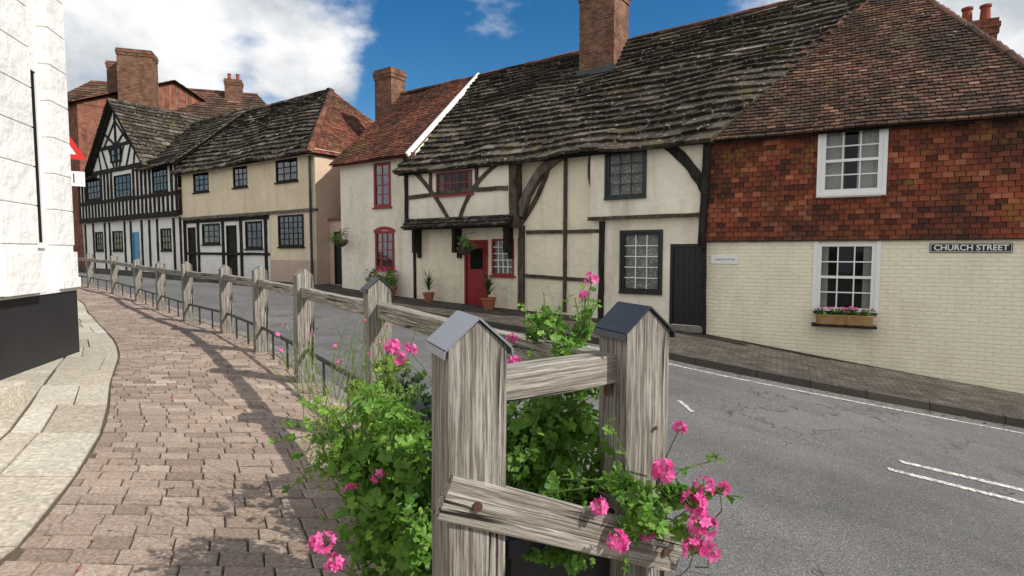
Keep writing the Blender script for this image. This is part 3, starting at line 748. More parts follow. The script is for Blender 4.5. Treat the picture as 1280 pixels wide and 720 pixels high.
# ------------------------------------------------------------ HOUSE E : black and white
E=empty('half_timbered_house')
ew=[(23.3,24.75,4.36,5.45),(27.0,28.9,4.3,5.45),(30.6,32.4,4.4,5.5)]
el_w=[(23.5,24.5,1.75,2.75),(28.6,29.8,1.75,2.75),(31.0,32.0,1.75,2.75)];ed=(26.75,27.45,.8,2.65)
mb=MB('walls',[WHITEP]);wall(mb,FB,22.4,33.5,3.3,5.85,.15,ew);wall(mb,FB,22.4,33.5,.2,3.3,.0,el_w+[ed])
mb.face([FB.p(25.4,.15,5.85),FB.p(31.7,.15,5.85),FB.p(28.5,.15,9.0)])
mb.face([FB.p(33.5,0,0),FB.p(33.5,-7,0),FB.p(33.5,-7,5.8),FB.p(33.5,-3.4,8.6),FB.p(33.5,0.15,5.8)])
mb.done(E)
for w in ew: window(E,FB,*w,.15,4,3,BTIMB,fw=.08,bw=.04,curt=0,rec=.02,glass=DGLASS)
for w in el_w: window(E,FB,*w,0,3,3,BTIMB,fw=.08,bw=.04,curt=0,rec=.03,glass=DGLASS)
door(E,FB,*ed,0,BPAINT,rec=.05)
T=MB('timber_frame',[BTIMB])
t=22.5
while t<33.5:
    inw=[w for w in ew if w[0]-.1<t<w[1]+.1]
    if inw: T.beam(FB,[(t,3.35),(t,4.3)],.16,.15,.2)
    else: T.beam(FB,[(t,3.35),(t,5.8)],.16,.15,.2)
    t+=.42
for z,w in ((3.36,.24),(4.26,.16),(5.75,.2)): T.beam(FB,[(22.4,z),(33.5,z)],w,.15,.215)
for t in (22.6,23.2,24.8,25.6,26.4,27.6,28.3,30.1,30.7,32.2,33.3): T.beam(FB,[(t,.8),(t,3.2)],.15,0,.04)
T.beam(FB,[(25.3,5.75),(28.5,8.95)],.26,.16,.30);T.beam(FB,[(31.8,5.75),(28.5,8.95)],.26,.16,.30)
T.beam(FB,[(26.6,6.9),(30.4,6.9)],.16,.15,.2);T.beam(FB,[(28.5,5.8),(28.5,8.8)],.15,.15,.2)
for s_ in (-1,1):
    for k in range(3): T.beam(FB,[(28.5+s_*(.3+.8*k),5.85),(28.5+s_*(.9+.8*k) if k<2 else 28.5+s_*2.2,6.85)],.11,.15,.19)
    T.beam(FB,[(28.5+s_*.2,7.0),(28.5+s_*1.2,7.55)],.11,.15,.19);T.beam(FB,[(28.5+s_*1.4,6.95),(28.5,8.1)],.11,.15,.19)
T.done(E)
window(E,FB,27.9,29.1,6.1,6.8,.17,3,2,BTIMB,fw=.07,bw=.04,curt=0,rec=0,sill=False,glass=DGLASS)
ga=FB.p(28.5,.45,9.08);gb=FB.p(28.5,-6.5,9.08)
tiles3(E,'roof_gable_right',[FB.p(24.95,-6.5,5.6),FB.p(24.95,.45,5.6),ga,gb],.45,.3,.045,SLAB,jit=.5,wob=.08,twv=.3)
tiles3(E,'roof_gable_left',[FB.p(32.05,.45,5.6),FB.p(32.05,-6.5,5.6),gb,ga],.45,.3,.045,SLAB,jit=.5,twv=.3)
tiles3(E,'roof_range',[FB.p(22.2,.45,5.45),FB.p(25.9,.45,5.45),FB.p(28.0,-3.2,8.5),FB.p(22.2,-3.2,8.5)],.45,.3,.045,SLAB,jit=.5,wob=.08,twv=.3)
tiles3(E,'roof_far_range',[FB.p(31,.4,5.5),FB.p(33.7,.4,5.5),FB.p(33.7,-3.2,8.0),FB.p(30,-3.2,8.0)],.45,.3,.045,SLAB,jit=.5,twv=.3)
mb=MB('side_gable',[WHITEP]);mb.face([FB.p(22.42,0.1,5.0),FB.p(22.42,-6,5.0),FB.p(22.42,-3.2,8.4)]);mb.done(E)
ridge(E,ga,gb,SLAB);ridge(E,FB.p(22.2,-3.2,8.5),FB.p(28,-3.2,8.5),SLAB)
# ------------------------------------------------------------ background buildings
Q=empty('red_brick_house')
mb=MB('walls',[RBRICK]);mb.box(FB,33.7,47,-10,0.0,0,9.9);mb.done(Q)
tiles3(Q,'roof_front',[FB.p(33.5,.3,9.8),FB.p(47,.3,9.8),FB.p(47,-5,12.2),FB.p(33.5,-5,12.2)],.4,.35,.03,RCLAY)
tiles3(Q,'roof_back',[FB.p(33.5,-10.3,9.8),FB.p(47,-10.3,9.8),FB.p(47,-5,12.2),FB.p(33.5,-5,12.2)],.5,.4,.03,RCLAY)
mb=MB('gable_end',[RBRICK]);mb.face([FB.p(33.68,0,9.8),FB.p(33.68,-10,9.8),FB.p(33.68,-5,12.1)]);mb.done(Q)
Q2=empty('rear_tiled_house')
def wf(x,y): return Fr((x,y),(.95,.31),(.31,-.95))
f=wf(-21.5,34)
mb=MB('walls',[RBRICK]);mb.box(f,-6,7.5,-6,0,0,9.6);mb.done(Q2)
tiles3(Q2,'roof_front',[f.p(-6.2,.3,9.4),f.p(7.7,.3,9.4),f.p(5.5,-3,12.3),f.p(-4,-3,12.3)],.4,.3,.03,CLAY,jit=.4)
tiles3(Q2,'roof_hip',[f.p(7.7,.3,9.4),f.p(7.7,-6.3,9.4),f.p(5.5,-3,12.3)],.4,.3,.03,CLAY,jit=.4)
tiles3(Q2,'roof_hip',[f.p(-6.2,-6.3,9.4),f.p(-6.2,.3,9.4),f.p(-4,-3,12.3)],.4,.3,.03,CLAY,jit=.4)
ridge(Q2,f.p(-4,-3,12.3),f.p(5.5,-3,12.3),RCLAY)
chimney(Q2,wf(-21.3,32.6),-.85,.85,-.6,.6,6,13.0);chimney(Q2,wf(-22.9,33.2),-.4,.4,-.4,.4,6,12.6)
Q3=empty('rear_hipped_house')
f=wf(-17.6,36.5)
mb=MB('walls',[RBRICK]);mb.box(f,-4.5,4.5,-6,0,0,9.8);mb.done(Q3)
tiles3(Q3,'roof_front',[f.p(-4.7,.3,9.8),f.p(4.7,.3,9.8),f.p(1.2,-3,12.1),f.p(-1.2,-3,12.1)],.4,.3,.03,CLAY)
tiles3(Q3,'roof_hip',[f.p(4.7,.3,9.8),f.p(4.7,-6.3,9.8),f.p(1.2,-3,12.1)],.4,.3,.03,CLAY)
tiles3(Q3,'roof_hip',[f.p(-4.7,-6.3,9.8),f.p(-4.7,.3,9.8),f.p(-1.2,-3,12.1)],.4,.3,.03,CLAY)
chimney(Q3,wf(-18.4,37.8),-.5,.5,-.4,.4,8,13.0,pots=2)

# ------------------------------------------------------------ near white shop building
S=empty('white_stucco_building')
FS=Fr((-5.34,6.72),(.278,-.961),(.961,.278))
mb=MB('walls',[WHITEB,BLACKPL,GLASS,DARK,WPAINT])
mb.box(FS,.0,12,-6,0,1.2,10)
mb.box(FS,-.03,12,-6.1,.08,.2,1.2,1)
mb.box(FS,-.03,12,-6.1,.095,1.2,1.24,0)
def pil(t0,t1,o,z0=1.24,z1=10):
    mb.box(FS,t0+.010,t1-.010,-.0,o-.010,z0,z1)
    mb.box(FS,t0-.02,t1+.02,-.0,o+.04,z0,z0+.12)
    mb.box(FS,t0-.01,t1+.01,-.0,o+.02,z0+.12,z0+.42)
    z=z0+.5
    while z<z1: mb.box(FS,t0,t1,-.0,o,z,z+.388);z+=.4
pil(.02,.42,.10);pil(.95,1.6,.16);pil(2.9,3.6,.16)
mb.box(FS,.50,.88,-.0,.03,1.7,1.76,4);mb.box(FS,.50,.55,-.0,.03,1.76,3.6,4);mb.box(FS,.83,.88,0,.03,1.76,3.6,4);mb.box(FS,.50,.88,0,.03,3.6,3.66,4);mb.box(FS,.55,.83,0,.012,1.76,3.6,3)
mb.done(S,bevel=.005)
mb=MB('stone_step',[FLAG]);mb.box(Fr((-4.12,4.55),(.278,-.961),(.961,.278)),.15,1.8,-.9,.18,.40,.63);mb.done(S,bevel=.015)
# ------------------------------------------------------------ traffic sign
TS=empty('triangular_traffic_sign')
mb=MB('pole',[GREYT]);px,py=-7.42,9.1
for j in range(12):
    a0=j*math.pi/6;a1=(j+1)*math.pi/6
    mb.face([(px+.035*math.cos(a0),py+.035*math.sin(a0),.4),(px+.035*math.cos(a1),py+.035*math.sin(a1),.4),(px+.035*math.cos(a1),py+.035*math.sin(a1),3.95),(px+.035*math.cos(a0),py+.035*math.sin(a0),3.95)])
mb.done(TS)
fs=Fr((px,py),(.78,.62),(.62,-.78))
mb=MB('plate',[SIGNR,WPAINT,BLACK])
def tri(o,s,mi):
    c=3.45;pts=[(-s,c-s*.58),(s,c-s*.58),(0,c+s*1.15)]
    b=[fs.p(a,o-.006,z) for a,z in pts];t_=[fs.p(a,o,z) for a,z in pts]
    mb.face(t_,None,mi);mb.face(b,None,mi)
    for i in range(3): mb.face([b[i],b[(i+1)%3],t_[(i+1)%3],t_[i]],None,mi)
tri(.05,.48,0);tri(.055,.34,1);mb.box(fs,-.03,.03,.055,.06,3.36,3.6,2)
mb.box(fs,-.44,.44,.04,.05,2.74,2.98,1);mb.done(TS)
def text(par,body,fr,t,o,z,size,m,up=True):
    cu=bpy.data.curves.new('lettering','FONT');cu.body=body;cu.size=size;cu.extrude=.001;cu.align_x='CENTER';cu.align_y='CENTER'
    ob=bpy.data.objects.new('lettering',cu);COL.objects.link(ob);cu.materials.append(m)
    Dv=Vector((fr.D[0],fr.D[1],0));Nv=Vector((fr.N[0],fr.N[1],0))
    M=Matrix((Dv,Vector((0,0,1)),Nv)).transposed().to_4x4();M.translation=Vector(fr.p(t,o,z));ob.matrix_world=M
    ob.parent=par;return ob
text(TS,'School',fs,.02,.053,2.86,.22,GREYT)
NS=empty('street_name_sign')
mb=MB('plate',[BLACK,WPAINT]);mb.box(FA,3.85,5.0,0,.02,1.655,1.82,0);mb.box(FA,3.862,4.988,.02,.022,1.667,1.808,1);mb.box(FA,3.87,4.98,.022,.024,1.675,1.80,0);mb.done(NS)
st=text(NS,'CHURCH STREET',FA,4.425,.027,1.736,.134,WPAINT);st.data.offset=.0022
PL=empty('wall_plaque')
mb=MB('plate',[WPAINT]);mb.box(FA,.13,.66,0,.02,1.42,1.60);mb.done(PL,bevel=.004)
text(PL,'COBBLERS COTTAGE',FA,.395,.023,1.51,.042,GREYT)

# ------------------------------------------------------------ fence
def post_mesh(h,w,cap,seed,mat):
    mb=MB('post',[mat]);n=14;hw=w/2
    ring=[(-1,-1),(-.33,-1),(.33,-1),(1,-1),(1,-.33),(1,.33),(1,1),(.33,1),(-.33,1),(-1,1),(-1,.33),(-1,-.33)]
    rise=.062;zs=[-.15+(h-rise+.15)*i/n for i in range(n+1)];rows=[]
    for z in zs:
        row=[]
        for (x,y) in ring:
            c=.965 if abs(x)==1 and abs(y)==1 else 1.
            k=hw*c*(1+.035*mnoise.noise(Vector((x*2+seed,y*2,z*3))))
            row.append((x*k,y*k,z))
        rows.append(row)
    b=len(mb.v)
    for rw in rows: mb.v+=rw
    m=len(ring)
    for i in range(n):
        for j in range(m):
            jj=(j+1)%m;mb.f.append((b+i*m+j,b+i*m+jj,b+(i+1)*m+jj,b+(i+1)*m+j));mb.uv.append([(0,0)]*4);mb.mi.append(0);mb.c.append(.5)
    A=(0,-hw,h);Bk=(0,hw,h)
    top=b+n*m
    ia=len(mb.v);mb.v+=[A,Bk]
    def F(*idx): mb.f.append(idx);mb.uv.append([(0,0)]*len(idx));mb.mi.append(0);mb.c.append(.5)
    F(top+0,top+1,top+2,top+3,ia);F(top+6,top+7,top+8,top+9,ia+1)
    F(top+3,top+4,top+5,top+6,ia+1,ia);F(top+9,top+10,top+11,top+0,ia,ia+1)
    return mb
def post(x,y,rotd,seed,cap=None,w=.15,h=1.04):
    e=empty('fence_post');z=zl(x,y);e.location=(x,y,z);e.rotation_euler=(R.uniform(-.012,.012),R.uniform(-.012,.012),math.radians(rotd))
    o=post_mesh(h,w,cap,seed,OAK).done(e)
    if cap:
        mb=MB('metal_cap',[cap,IRON]);hw=w/2+.006;zr=h+.006;ze=h-.062-.004
        for s_ in (-1,1):
            P=[(0,-hw,zr),(s_*hw,-hw,ze),(s_*hw,hw,ze),(0,hw,zr)]
            mb.hexa([Vector(p) for p in P]+[Vector(p)+Vector((s_*.002,0,.005)) for p in P])
            P=[(s_*hw,-hw,ze),(s_*(hw+.003),-hw,ze-.018),(s_*(hw+.003),hw,ze-.018),(s_*hw,hw,ze)]
            mb.hexa([Vector(p) for p in P]+[Vector(p)+Vector((s_*.004,0,.002)) for p in P])
        mb.done(e)
    return e
posts=[(-.85,3.56,27,LEADD),(-1.94,5.18,35,None),(-3.05,6.76,37,None),(-4.27,8.33,41,None),(-5.69,9.8,43,None),(-7.36,11.70,43,None),(-9.05,13.55,45,None),(-10.65,15.0,48,None),(-12.7,16.85,48,None),(-14.9,18.7,48,None),(-17.2,20.6,50,None)]
p1=post(-.115,1.375,24,1,LEAD);p2=post(.362,1.645,23,2,LEADD)
for i,(x,y,r,c) in enumerate(posts): post(x,y,r+R.uniform(-3,3),10+i,c,w=.155 if i else .15,h=1.04+R.uniform(-.02,.02))
def rail(p,q,w,h,seed,mat=OAKR,name='fence_rail',sag=.0,roll=0):
    p=Vector(p);q=Vector(q);d=q-p;L=d.length;mb=MB(name,[mat]);n=max(4,int(L/.12))
    ring=[(-1,-.9),(-.9,-1),(0,-1.02),(.9,-1),(1,-.9),(1.02,0),(1,.9),(.9,1),(0,1.02),(-.9,1),(-1,.9),(-1.02,0)]
    for i in range(n+1):
        z=L*i/n;k=1+.09*mnoise.noise(Vector((seed,z*2.5,0)));s_=sag*4*(i/n)*(1-i/n)
        for (x,y) in ring:
            mb.v.append((x*w/2*k*(1+.06*mnoise.noise(Vector((x+seed,y,z*4)))),y*h/2*k-s_,z))
    m=len(ring)
    for i in range(n):
        for j in range(m):
            jj=(j+1)%m;mb.f.append((i*m+j,i*m+jj,(i+1)*m+jj,(i+1)*m+j));mb.uv.append([(0,0)]*4);mb.mi.append(0);mb.c.append(.5)
    mb.f.append(tuple(range(m)));mb.uv.append([(0,0)]*m);mb.mi.append(0);mb.c.append(.5)
    mb.f.append(tuple(range(n*m,n*m+m)));mb.uv.append([(0,0)]*m);mb.mi.append(0);mb.c.append(.5)
    o=mb.done()
    zc=d.normalized();xc=Vector((0,0,1)).cross(zc).normalized();yc=zc.cross(xc)
    M=Matrix((xc,yc,zc)).transposed().to_4x4();M=M@Matrix.Rotation(roll,4,'Z');M.translation=p;o.matrix_world=M
    return o
PP=[(.362,1.645)]+[(a[0],a[1]) for a in posts]
for i in range(len(PP)-1):
    a,b=PP[i],PP[i+1];za,zb=zl(*a)+.84,zl(*b)+.84
    rail((a[0],a[1],za),(b[0],b[1],zb),.075,.095,30+i,sag=.012)
    if i>0:
        mb=MB('lower_rail',[GIRON])
        mb.bar((a[0],a[1],zl(*a)+.30),(b[0],b[1],zl(*b)+.30),.025,.03)
        n=2
        for j in range(1,n+1):
            u=j/(n+1);x=a[0]+(b[0]-a[0])*u;y=a[1]+(b[1]-a[1])*u;mb.bar((x,y,zl(x,y)-.05),(x,y,zl(x,y)+.3),.018,.018,up=(0,1,0))
        mb.done()
rail((-.06,1.41,1.312),(.31,1.63,1.318),.07,.082,61)
rail((-.16,1.275,1.085),(.47,1.545,.80),.035,.105,62)
mb=MB('iron_fixing',[IRON])
def disc(c,n,r,d):
    n=Vector(n).normalized();a=n.cross(Vector((0,0,1))).normalized();b=n.cross(a);c=Vector(c);ri=[c+a*math.cos(k*math.pi/5)*r+b*math.sin(k*math.pi/5)*r for k in range(10)]
    ro=[p+n*d for p in ri];mb.face(ro)
    for k in range(10): mb.face([ri[k],ri[(k+1)%10],ro[(k+1)%10],ro[k]])
nf=(.41,-.91,0)
disc((-.083,1.289,1.052),nf,.012,.008);disc((.425,1.507,.823),nf,.012,.008)
disc((-.09,1.303,1.18),nf,.006,.003);disc((.41,1.572,1.15),nf,.006,.003)
mb.bar((.275,1.60,1.345),(.275,1.60,1.24),.012,.03,up=(0,1,0));mb.done()

# ------------------------------------------------------------ plants
def leaf(mb,c,d,n,s,lobes=5,mi=0):
    d=Vector(d).normalized();n=Vector(n);n=(n-d*n.dot(d));n=n.normalized() if n.length>1e-3 else Vector((0,0,1));sd=d.cross(n)
    c=Vector(c);K=lobes*2;b=len(mb.v);mb.v.append(tuple(c-n*s*.12));col=R.random()
    for k in range(K+1):
        a=-2.7+5.4*k/K;r=s*(1. if k%2 else .72)
        mb.v.append(tuple(c+d*math.cos(a)*r+sd*math.sin(a)*r+n*s*.14*math.sin(k*2.1)))
    for k in range(K): mb.f.append((b,b+1+k,b+2+k));mb.uv.append([(0,0)]*3);mb.mi.append(mi);mb.c.append(col)
def blade(mb,c,d,L,w,mi=0,bend=.3,N=4):
    c=Vector(c);d=Vector(d).normalized();sd=d.cross(Vector((0,0,1)));sd=sd.normalized() if sd.length>.01 else Vector((1,0,0))
    p=c;col=R.random()
    for k in range(N):
        q=p+d*L/N;w0=w*(1-k/N);w1=w*(1-(k+1)/N)
        mb.face([p-sd*w0,p+sd*w0,q+sd*w1,q-sd*w1],None,mi,col);p=q;d=(d+Vector((0,0,-bend/N*2))).normalized()
def stem(mb,pts,r,mi):
    for a,b in zip(pts,pts[1:]):
        if (Vector(b)-Vector(a)).length>1e-4: mb.bar(a,b,r,r,mi,up=(.3,.9,.1))
def rnd3():
    while True:
        v=Vector((R.uniform(-1,1),R.uniform(-1,1),R.uniform(-1,1)))
        if .01<v.length<1: return v
def umbel(mb,c,r,n,mp,ms,root=None,pr0=.013):
    c=Vector(c)
    if root is not None:
        root=Vector(root);mid=(root+c)/2+rnd3()*.03;stem(mb,[root,mid,c-Vector((0,0,r*.6))],.0025,ms)
    for i in range(n):
        v=rnd3();v.z=abs(v.z)*.8-.25;v.normalize();p=c+v*r*R.uniform(.6,1.)
        stem(mb,[c-Vector((0,0,r*.6)),p],.0014,ms)
        a=v.cross(Vector((.3,.2,.9))).normalized();b=v.cross(a);pr=pr0*R.uniform(.8,1.2);ph=R.uniform(0,6);col=R.random()
        for k in range(5):
            an=ph+k*1.2566;dirv=(a*math.cos(an)+b*math.sin(an)+v*.35).normalized();sd=dirv.cross(v).normalized()
            mb.face([p,p+dirv*pr*.7-sd*pr*.42,p+dirv*pr*1.25,p+dirv*pr*.7+sd*pr*.42],None,mp,min(1,max(0,col+R.uniform(-.2,.2))))
def foliage(mb,c,rad,n,s,mi,ms,up=.5,nc=None,spread=.42):
    c=Vector(c);rad=Vector(rad)
    cl=[c+Vector((v.x*rad.x,v.y*rad.y,v.z*rad.z))*.95 for v in (rnd3() for _ in range(nc or max(6,n//28)))]
    for i in range(n):
        k=R.choice(cl);v=rnd3();p=k+Vector((v.x*rad.x,v.y*rad.y,v.z*rad.z))*spread
        nn=((p-c).normalized()*.6+Vector((0,0,up))+rnd3()*.7);d=rnd3()+Vector((0,0,-.3))
        leaf(mb,p,d,nn,s*R.uniform(.45,1.25),mi=mi)
        if i%3==0: stem(mb,[k+(p-k)*.1-Vector((0,0,.01)),p],.002,ms)
G1=MB('geranium_flowers',[LEAF,LEAFL,STEM,PETAL,LEAFD])
foliage(G1,(-.38,1.72,.96),(.18,.2,.26),800,.024,0,2,spread=.34)
foliage(G1,(-.52,1.85,1.00),(.16,.2,.15),460,.018,1,2,spread=.32)
foliage(G1,(-.33,1.7,.72),(.18,.2,.25),560,.026,0,2,spread=.34)
foliage(G1,(.13,1.85,1.18),(.16,.15,.19),560,.024,0,2,spread=.34)
foliage(G1,(.13,1.72,.98),(.20,.13,.22),720,.026,0,2,spread=.36)
foliage(G1,(.17,1.98,1.36),(.12,.10,.09),150,.020,0,2,spread=.3)
foliage(G1,(.34,1.46,.96),(.17,.07,.085),280,.022,0,2,spread=.34)
foliage(G1,(.12,1.48,.86),(.18,.08,.07),220,.022,0,2,spread=.34)
foliage(G1,(-.60,2.5,1.06),(.18,.22,.12),300,.020,1,2,spread=.3)
foliage(G1,(-.35,2.25,.88),(.26,.25,.23),420,.024,4,2)
foliage(G1,(.05,2.1,.93),(.26,.15,.18),300,.026,4,2)
for i in range(1500):
    v=rnd3();p=Vector((-.50+v.x*.19,1.8+v.y*.2,1.04+v.z*.20));blade(G1,p,rnd3()+Vector((0,0,.5)),R.uniform(.015,.04),.0022,1,N=2)
for i in range(46):
    a=Vector((-.62+R.uniform(-.20,.2),2.3+R.uniform(-.4,.3),1.05));b=a+Vector((R.uniform(-.14,.1),R.uniform(-.1,.1),R.uniform(.12,.34)))
    m=(a+b)/2+rnd3()*.02;stem(G1,[a,m,b],.0020,2)
    for k in range(5): blade(G1,m.lerp(b,k/5),rnd3()+Vector((0,0,.4)),.022,.003,1,N=2)
    if R.random()<.2: umbel(G1,b,.006,2,3,2,pr0=.007)
for i in range(60):
    s0=R.choice([(-.38,1.72,.98),(-.33,1.7,.80),(.13,1.8,1.1),(.34,1.46,.96),(-.52,1.8,1.0)]);s0=Vector(s0)
    v=rnd3();v.y*=.6;v.normalize();e=s0+Vector((v.x*.26,v.y*.2,v.z*.24+.02));m=(s0+e)/2+Vector((0,0,.04));stem(G1,[s0,m,e],.0028,2)
    for k in range(6): leaf(G1,m.lerp(e,k/5)+rnd3()*.015,rnd3(),rnd3()+Vector((0,-.3,.6)),R.uniform(.010,.020))
for i in range(22):
    a=Vector((.18+R.uniform(-.1,.1),1.95+R.uniform(-.08,.1),1.35));b=a+Vector((R.uniform(-.06,.08),R.uniform(-.05,.05),R.uniform(.05,.17)))
    stem(G1,[a,b],.003,2)
    for k in range(4): leaf(G1,a.lerp(b,.4+k*.2)+rnd3()*.02,rnd3(),(0,-.4,1),.016)
UM=[((-.465,2.15,1.285),.034,18),((-.40,2.2,1.27),.028,12),((-.50,2.3,1.27),.026,10),((-.43,2.1,1.25),.026,12),((.0,2.0,1.34),.018,7),((.01,1.95,1.27),.022,9),((.27,1.9,1.56),.022,10),((.255,1.95,1.50),.016,6),
 ((.395,1.42,1.085),.030,24),((.475,1.42,1.00),.032,26),((.49,1.40,.95),.036,30),((.505,1.44,1.04),.022,12),((.44,1.45,1.19),.014,6),((.22,1.40,1.00),.022,12),((.265,1.36,.93),.026,16),((.46,1.38,.90),.03,20),
 ((-.49,1.40,.905),.032,22),((-.46,1.40,.85),.024,14),((.50,1.38,.89),.026,16),((.35,1.42,.92),.02,8),((.54,1.42,1.04),.022,12),((-.38,1.55,1.02),.016,6),((.12,1.62,1.25),.014,5),((-.44,1.5,1.0),.014,5)]
for c,r,n in UM:
    c=Vector(c);root=c+Vector((R.uniform(-.06,.02) if c.x>0 else R.uniform(.02,.1),R.uniform(.05,.15),-R.uniform(.08,.16)));umbel(G1,c,r,n,3,2,root,pr0=.012)
G1.done()
W=MB('kerbside_weeds',[LEAFD,LEAF,DEBRIS,PETAL])
for i in range(90):
    k=R.randint(7,50);p=el_[k].lerp(el_[k+1],R.random()).lerp(bl_[k],R.uniform(.02,.13))
    z=zl(p.x,p.y)
    for j in range(R.randint(3,9)): blade(W,(p.x+R.uniform(-.03,.03),p.y+R.uniform(-.03,.03),z-.01),rnd3()+Vector((0,0,1.3)),R.uniform(.03,.09),.004,R.choice((0,1)),N=2)
for i in range(420):
    k=R.randint(6,46);u=R.random()**2.2;p=el_[k].lerp(el_[k+1],R.random()).lerp(bl_[k],.05+u*.9)
    leaf(W,(p.x,p.y,zl(p.x,p.y)+.008),(R.uniform(-1,1),R.uniform(-1,1),.05),(R.uniform(-.3,.3),R.uniform(-.3,.3),1),R.uniform(.005,.014),mi=3 if R.random()<.12 else 2)
for i in range(260):
    k=R.randint(22,70);p=fkl[k].lerp(fkl[min(k+1,len(fkl)-1)],R.random());q=p.lerp(fwl[k],-R.uniform(.02,.16)/(fwl[k]-p).length)
    leaf(W,(q.x,q.y,hr(q.x,q.y)+.012),(R.uniform(-1,1),R.uniform(-1,1),.05),(R.uniform(-.3,.3),R.uniform(-.3,.3),1),R.uniform(.01,.03),mi=2)
W.done()
TR=empty('flower_trough')
mb=MB('box',[BLACK]);ft=Fr((-.13,2.0),(-.5,.866),(.866,.5));mb.box(ft,-.55,.95,-.17,.17,.50,.88);mb.box(ft,-.57,.97,-.19,.19,.85,.90)
mb.done(TR,bevel=.006)
mb=MB('bracket',[IRON]);mb.box(ft,-.4,-.36,-.16,.16,.42,.5);mb.box(ft,.7,.74,-.16,.16,.42,.5);mb.done(TR)

def pot(name,fr,t,o,z,r,h,kind):
    e=empty(name);mb=MB('pot',[TERRA,DARK])
    pr=[(r*.7,0),(r*.95,h*.8),(r*1.08,h*.82),(r*1.08,h),(r*.9,h),(r*.9,h*.9)]
    f=lambda rr,a,zz:fr.p(t+rr*math.cos(a),o+rr*math.sin(a),z+zz)
    for k in range(len(pr)-1):
        for j in range(14):
            a0=j*math.tau/14;a1=(j+1)*math.tau/14
            mb.face([f(pr[k][0],a0,pr[k][1]),f(pr[k][0],a1,pr[k][1]),f(pr[k+1][0],a1,pr[k+1][1]),f(pr[k+1][0],a0,pr[k+1][1])])
    mb.face([f(r*.9,j*math.tau/14,h*.9) for j in range(14)],None,1);mb.done(e,smooth=False)
    c=Vector(fr.p(t,o,z+h));p=MB('foliage',[LEAFD,LEAF,PETAL,STEM])
    if kind=='palm':
        for i in range(70):
            v=rnd3();v.z=abs(v.z)+.25;blade(p,c+Vector((0,0,.05+R.random()*.3)),v,R.uniform(.35,.65),.016,0,bend=.7)
    else:
        foliage(p,c+Vector((0,0,.2)),(.32,.26,.28),420,.035,1,3)
        for i in range(10): umbel(p,c+Vector((R.uniform(-.3,.3),R.uniform(-.3,.1),R.uniform(.25,.5))),.03,8,2,3,pr0=.02)
    p.done(e)
pot('potted_palm',FB,5.35,.45,hp_t(5.35),.19,.3,'palm')
pot('potted_palm',FB,7.55,.35,hp_t(7.55),.16,.26,'palm')
pot('potted_geranium',FB,9.2,.3,hp_t(9.2),.22,.32,'g');pot('potted_geranium',FB,9.75,.3,hp_t(9.75),.2,.3,'g')
def basket(fr,t,o,z,r):
    e=empty('hanging_basket');c=Vector(fr.p(t,o,z));mb=MB('basket',[TIMB,IRON])
    for k in range(4):
        for j in range(12):
            a0=j*math.tau/12;a1=(j+1)*math.tau/12;b0=k*math.pi/8;b1=(k+1)*math.pi/8
            g=lambda b,a:c+Vector((r*math.cos(b)*math.cos(a),r*math.cos(b)*math.sin(a),-r*math.sin(b)))
            mb.face([g(b0,a0),g(b0,a1),g(b1,a1),g(b1,a0)])
    for j in range(3): mb.bar(c+Vector((r*math.cos(j*2.09),r*math.sin(j*2.09),0)),c+Vector((0,0,.35)),.008,.008,1,up=(.2,.9,.1))
    w=Vector(fr.p(t,0,z+.4));mb.bar(c+Vector((0,0,.35)),w,.015,.015,1);mb.done(e)
    p=MB('foliage',[LEAF,PETAL,STEM]);foliage(p,c+Vector((0,0,.06)),(r*1.4,r*1.4,r*1.2),280,.03,0,2)
    for i in range(8): umbel(p,c+Vector((R.uniform(-r,r),R.uniform(-r,r),R.uniform(0,r))),.025,7,1,2,pr0=.018)
    p.done(e)
basket(FB,6.15,.45,1.80,.22);basket(FB,11.35,.35,2.05,.22)
p=MB('window_box_plants',[LEAFD,PETAL,STEM,LEAF])
for k in range(10): foliage(p,FA.p(2.14+k*.092,.17,.54),(.09,.08,.07),46,.024,3 if k%2 else 0,2)
for k in range(16): umbel(p,FA.p(2.15+R.random()*.85,.2,.58+R.random()*.05),.02,6,1,2,pr0=.014)
p.done(A)

# ------------------------------------------------------------ world, sun, camera
EL=math.radians(40);sx,sy=.91,-.41;n_=math.hypot(sx,sy);sx/=n_;sy/=n_
w=bpy.data.worlds.new('World');scene.world=w;w.use_nodes=True;nt=w.node_tree;nd=nt.nodes;nd.clear()
L=nt.links.new
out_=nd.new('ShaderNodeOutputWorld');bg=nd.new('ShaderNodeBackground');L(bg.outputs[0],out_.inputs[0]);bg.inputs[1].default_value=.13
sky=nd.new('ShaderNodeTexSky');sky.sky_type='NISHITA';sky.sun_disc=False;sky.sun_elevation=EL;sky.sun_rotation=math.atan2(sx,sy);sky.air_density=1.0;sky.dust_density=.3;sky.ozone_density=2.0
hs=nd.new('ShaderNodeHueSaturation');hs.inputs['Saturation'].default_value=1.42;hs.inputs['Value'].default_value=.86;L(sky.outputs[0],hs.inputs['Color'])
tc=nd.new('ShaderNodeTexCoord')
def wm(op,a,b=0,c=0,clampv=False):
    m=nd.new('ShaderNodeMath');m.operation=op;m.use_clamp=clampv
    for i,v in enumerate((a,b,c)):
        if isinstance(v,(int,float)): m.inputs[i].default_value=v
        else: L(v,m.inputs[i])
    return m.outputs[0]
def wn(scale,det,vs=(1,1,1),off=(0,0,0)):
    mp=nd.new('ShaderNodeMapping');mp.inputs['Scale'].default_value=vs;mp.inputs['Location'].default_value=off;L(tc.outputs['Generated'],mp.inputs[0])
    n=nd.new('ShaderNodeTexNoise');n.inputs['Scale'].default_value=scale;n.inputs['Detail'].default_value=det;n.inputs['Roughness'].default_value=.55;L(mp.outputs[0],n.inputs['Vector']);return n.outputs['Fac']
lob=None
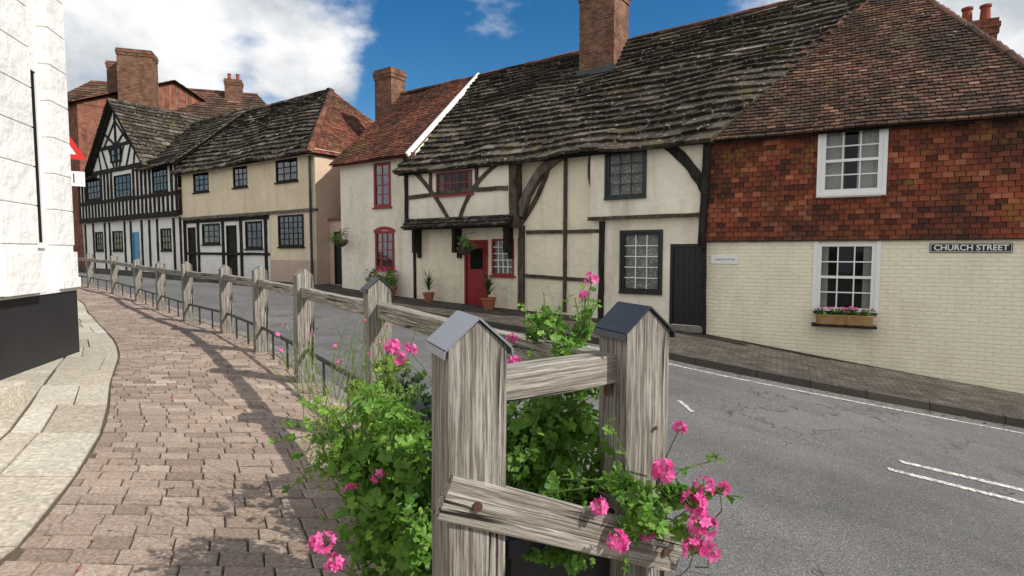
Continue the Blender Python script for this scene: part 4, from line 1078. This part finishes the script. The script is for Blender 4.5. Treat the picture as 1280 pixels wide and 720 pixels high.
for d,rad,k in (((-.66,1.02,.42),.28,1.15),((-.44,1.02,.38),.14,1.05),((-.80,1.02,.42),.24,1.15),((.95,1.03,.46),.30,1.2),((.60,1.03,.52),.17,1.05),((-.04,1.03,.50),.10,.45),((2.,.2,.5),.7,1.),((-1.6,-1.4,.7),1.1,1.3),((.2,-2,.9),1.1,1.3),((-1.5,.6,.9),.5,.9)):  # lobes with negative y: unseen bright cloud added behind camera to fill the walls
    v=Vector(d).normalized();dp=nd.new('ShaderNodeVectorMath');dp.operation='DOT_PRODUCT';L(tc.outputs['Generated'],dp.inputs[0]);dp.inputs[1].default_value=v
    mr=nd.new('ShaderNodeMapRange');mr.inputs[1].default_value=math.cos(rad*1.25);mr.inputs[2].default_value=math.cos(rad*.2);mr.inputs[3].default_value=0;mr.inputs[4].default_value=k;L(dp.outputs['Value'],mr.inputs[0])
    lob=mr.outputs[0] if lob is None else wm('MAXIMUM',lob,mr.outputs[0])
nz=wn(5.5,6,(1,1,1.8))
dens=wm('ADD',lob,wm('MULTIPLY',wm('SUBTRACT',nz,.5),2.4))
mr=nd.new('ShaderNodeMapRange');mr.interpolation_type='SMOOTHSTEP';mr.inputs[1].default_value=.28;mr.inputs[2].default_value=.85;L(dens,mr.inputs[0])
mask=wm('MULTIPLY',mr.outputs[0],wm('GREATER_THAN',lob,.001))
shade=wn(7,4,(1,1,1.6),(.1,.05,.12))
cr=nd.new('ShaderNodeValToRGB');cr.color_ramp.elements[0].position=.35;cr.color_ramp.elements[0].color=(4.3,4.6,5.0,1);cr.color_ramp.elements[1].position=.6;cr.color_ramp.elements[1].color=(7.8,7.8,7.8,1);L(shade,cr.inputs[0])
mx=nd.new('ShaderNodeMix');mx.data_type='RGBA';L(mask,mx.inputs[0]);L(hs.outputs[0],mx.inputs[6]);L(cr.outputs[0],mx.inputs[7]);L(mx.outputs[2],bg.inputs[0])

sl=bpy.data.lights.new('sun','SUN');sl.energy=5.0;sl.angle=math.radians(.5);sl.color=(1,.94,.85)
so=bpy.data.objects.new('sun',sl);COL.objects.link(so)
sd=Vector((sx*math.cos(EL),sy*math.cos(EL),math.sin(EL)));so.rotation_euler=sd.to_track_quat('Z','Y').to_euler();so.location=(10,-10,20)
cam=bpy.data.cameras.new('camera');co=bpy.data.objects.new('camera',cam);COL.objects.link(co)
cam.sensor_width=36;cam.lens=36*700/1280;cam.clip_end=2000;cam.clip_start=.05
co.location=(0,0,1.65);co.rotation_euler=(math.radians(90-3.6),0,0);scene.camera=co
scene.view_settings.view_transform='Standard';scene.view_settings.look='None';scene.view_settings.exposure=0
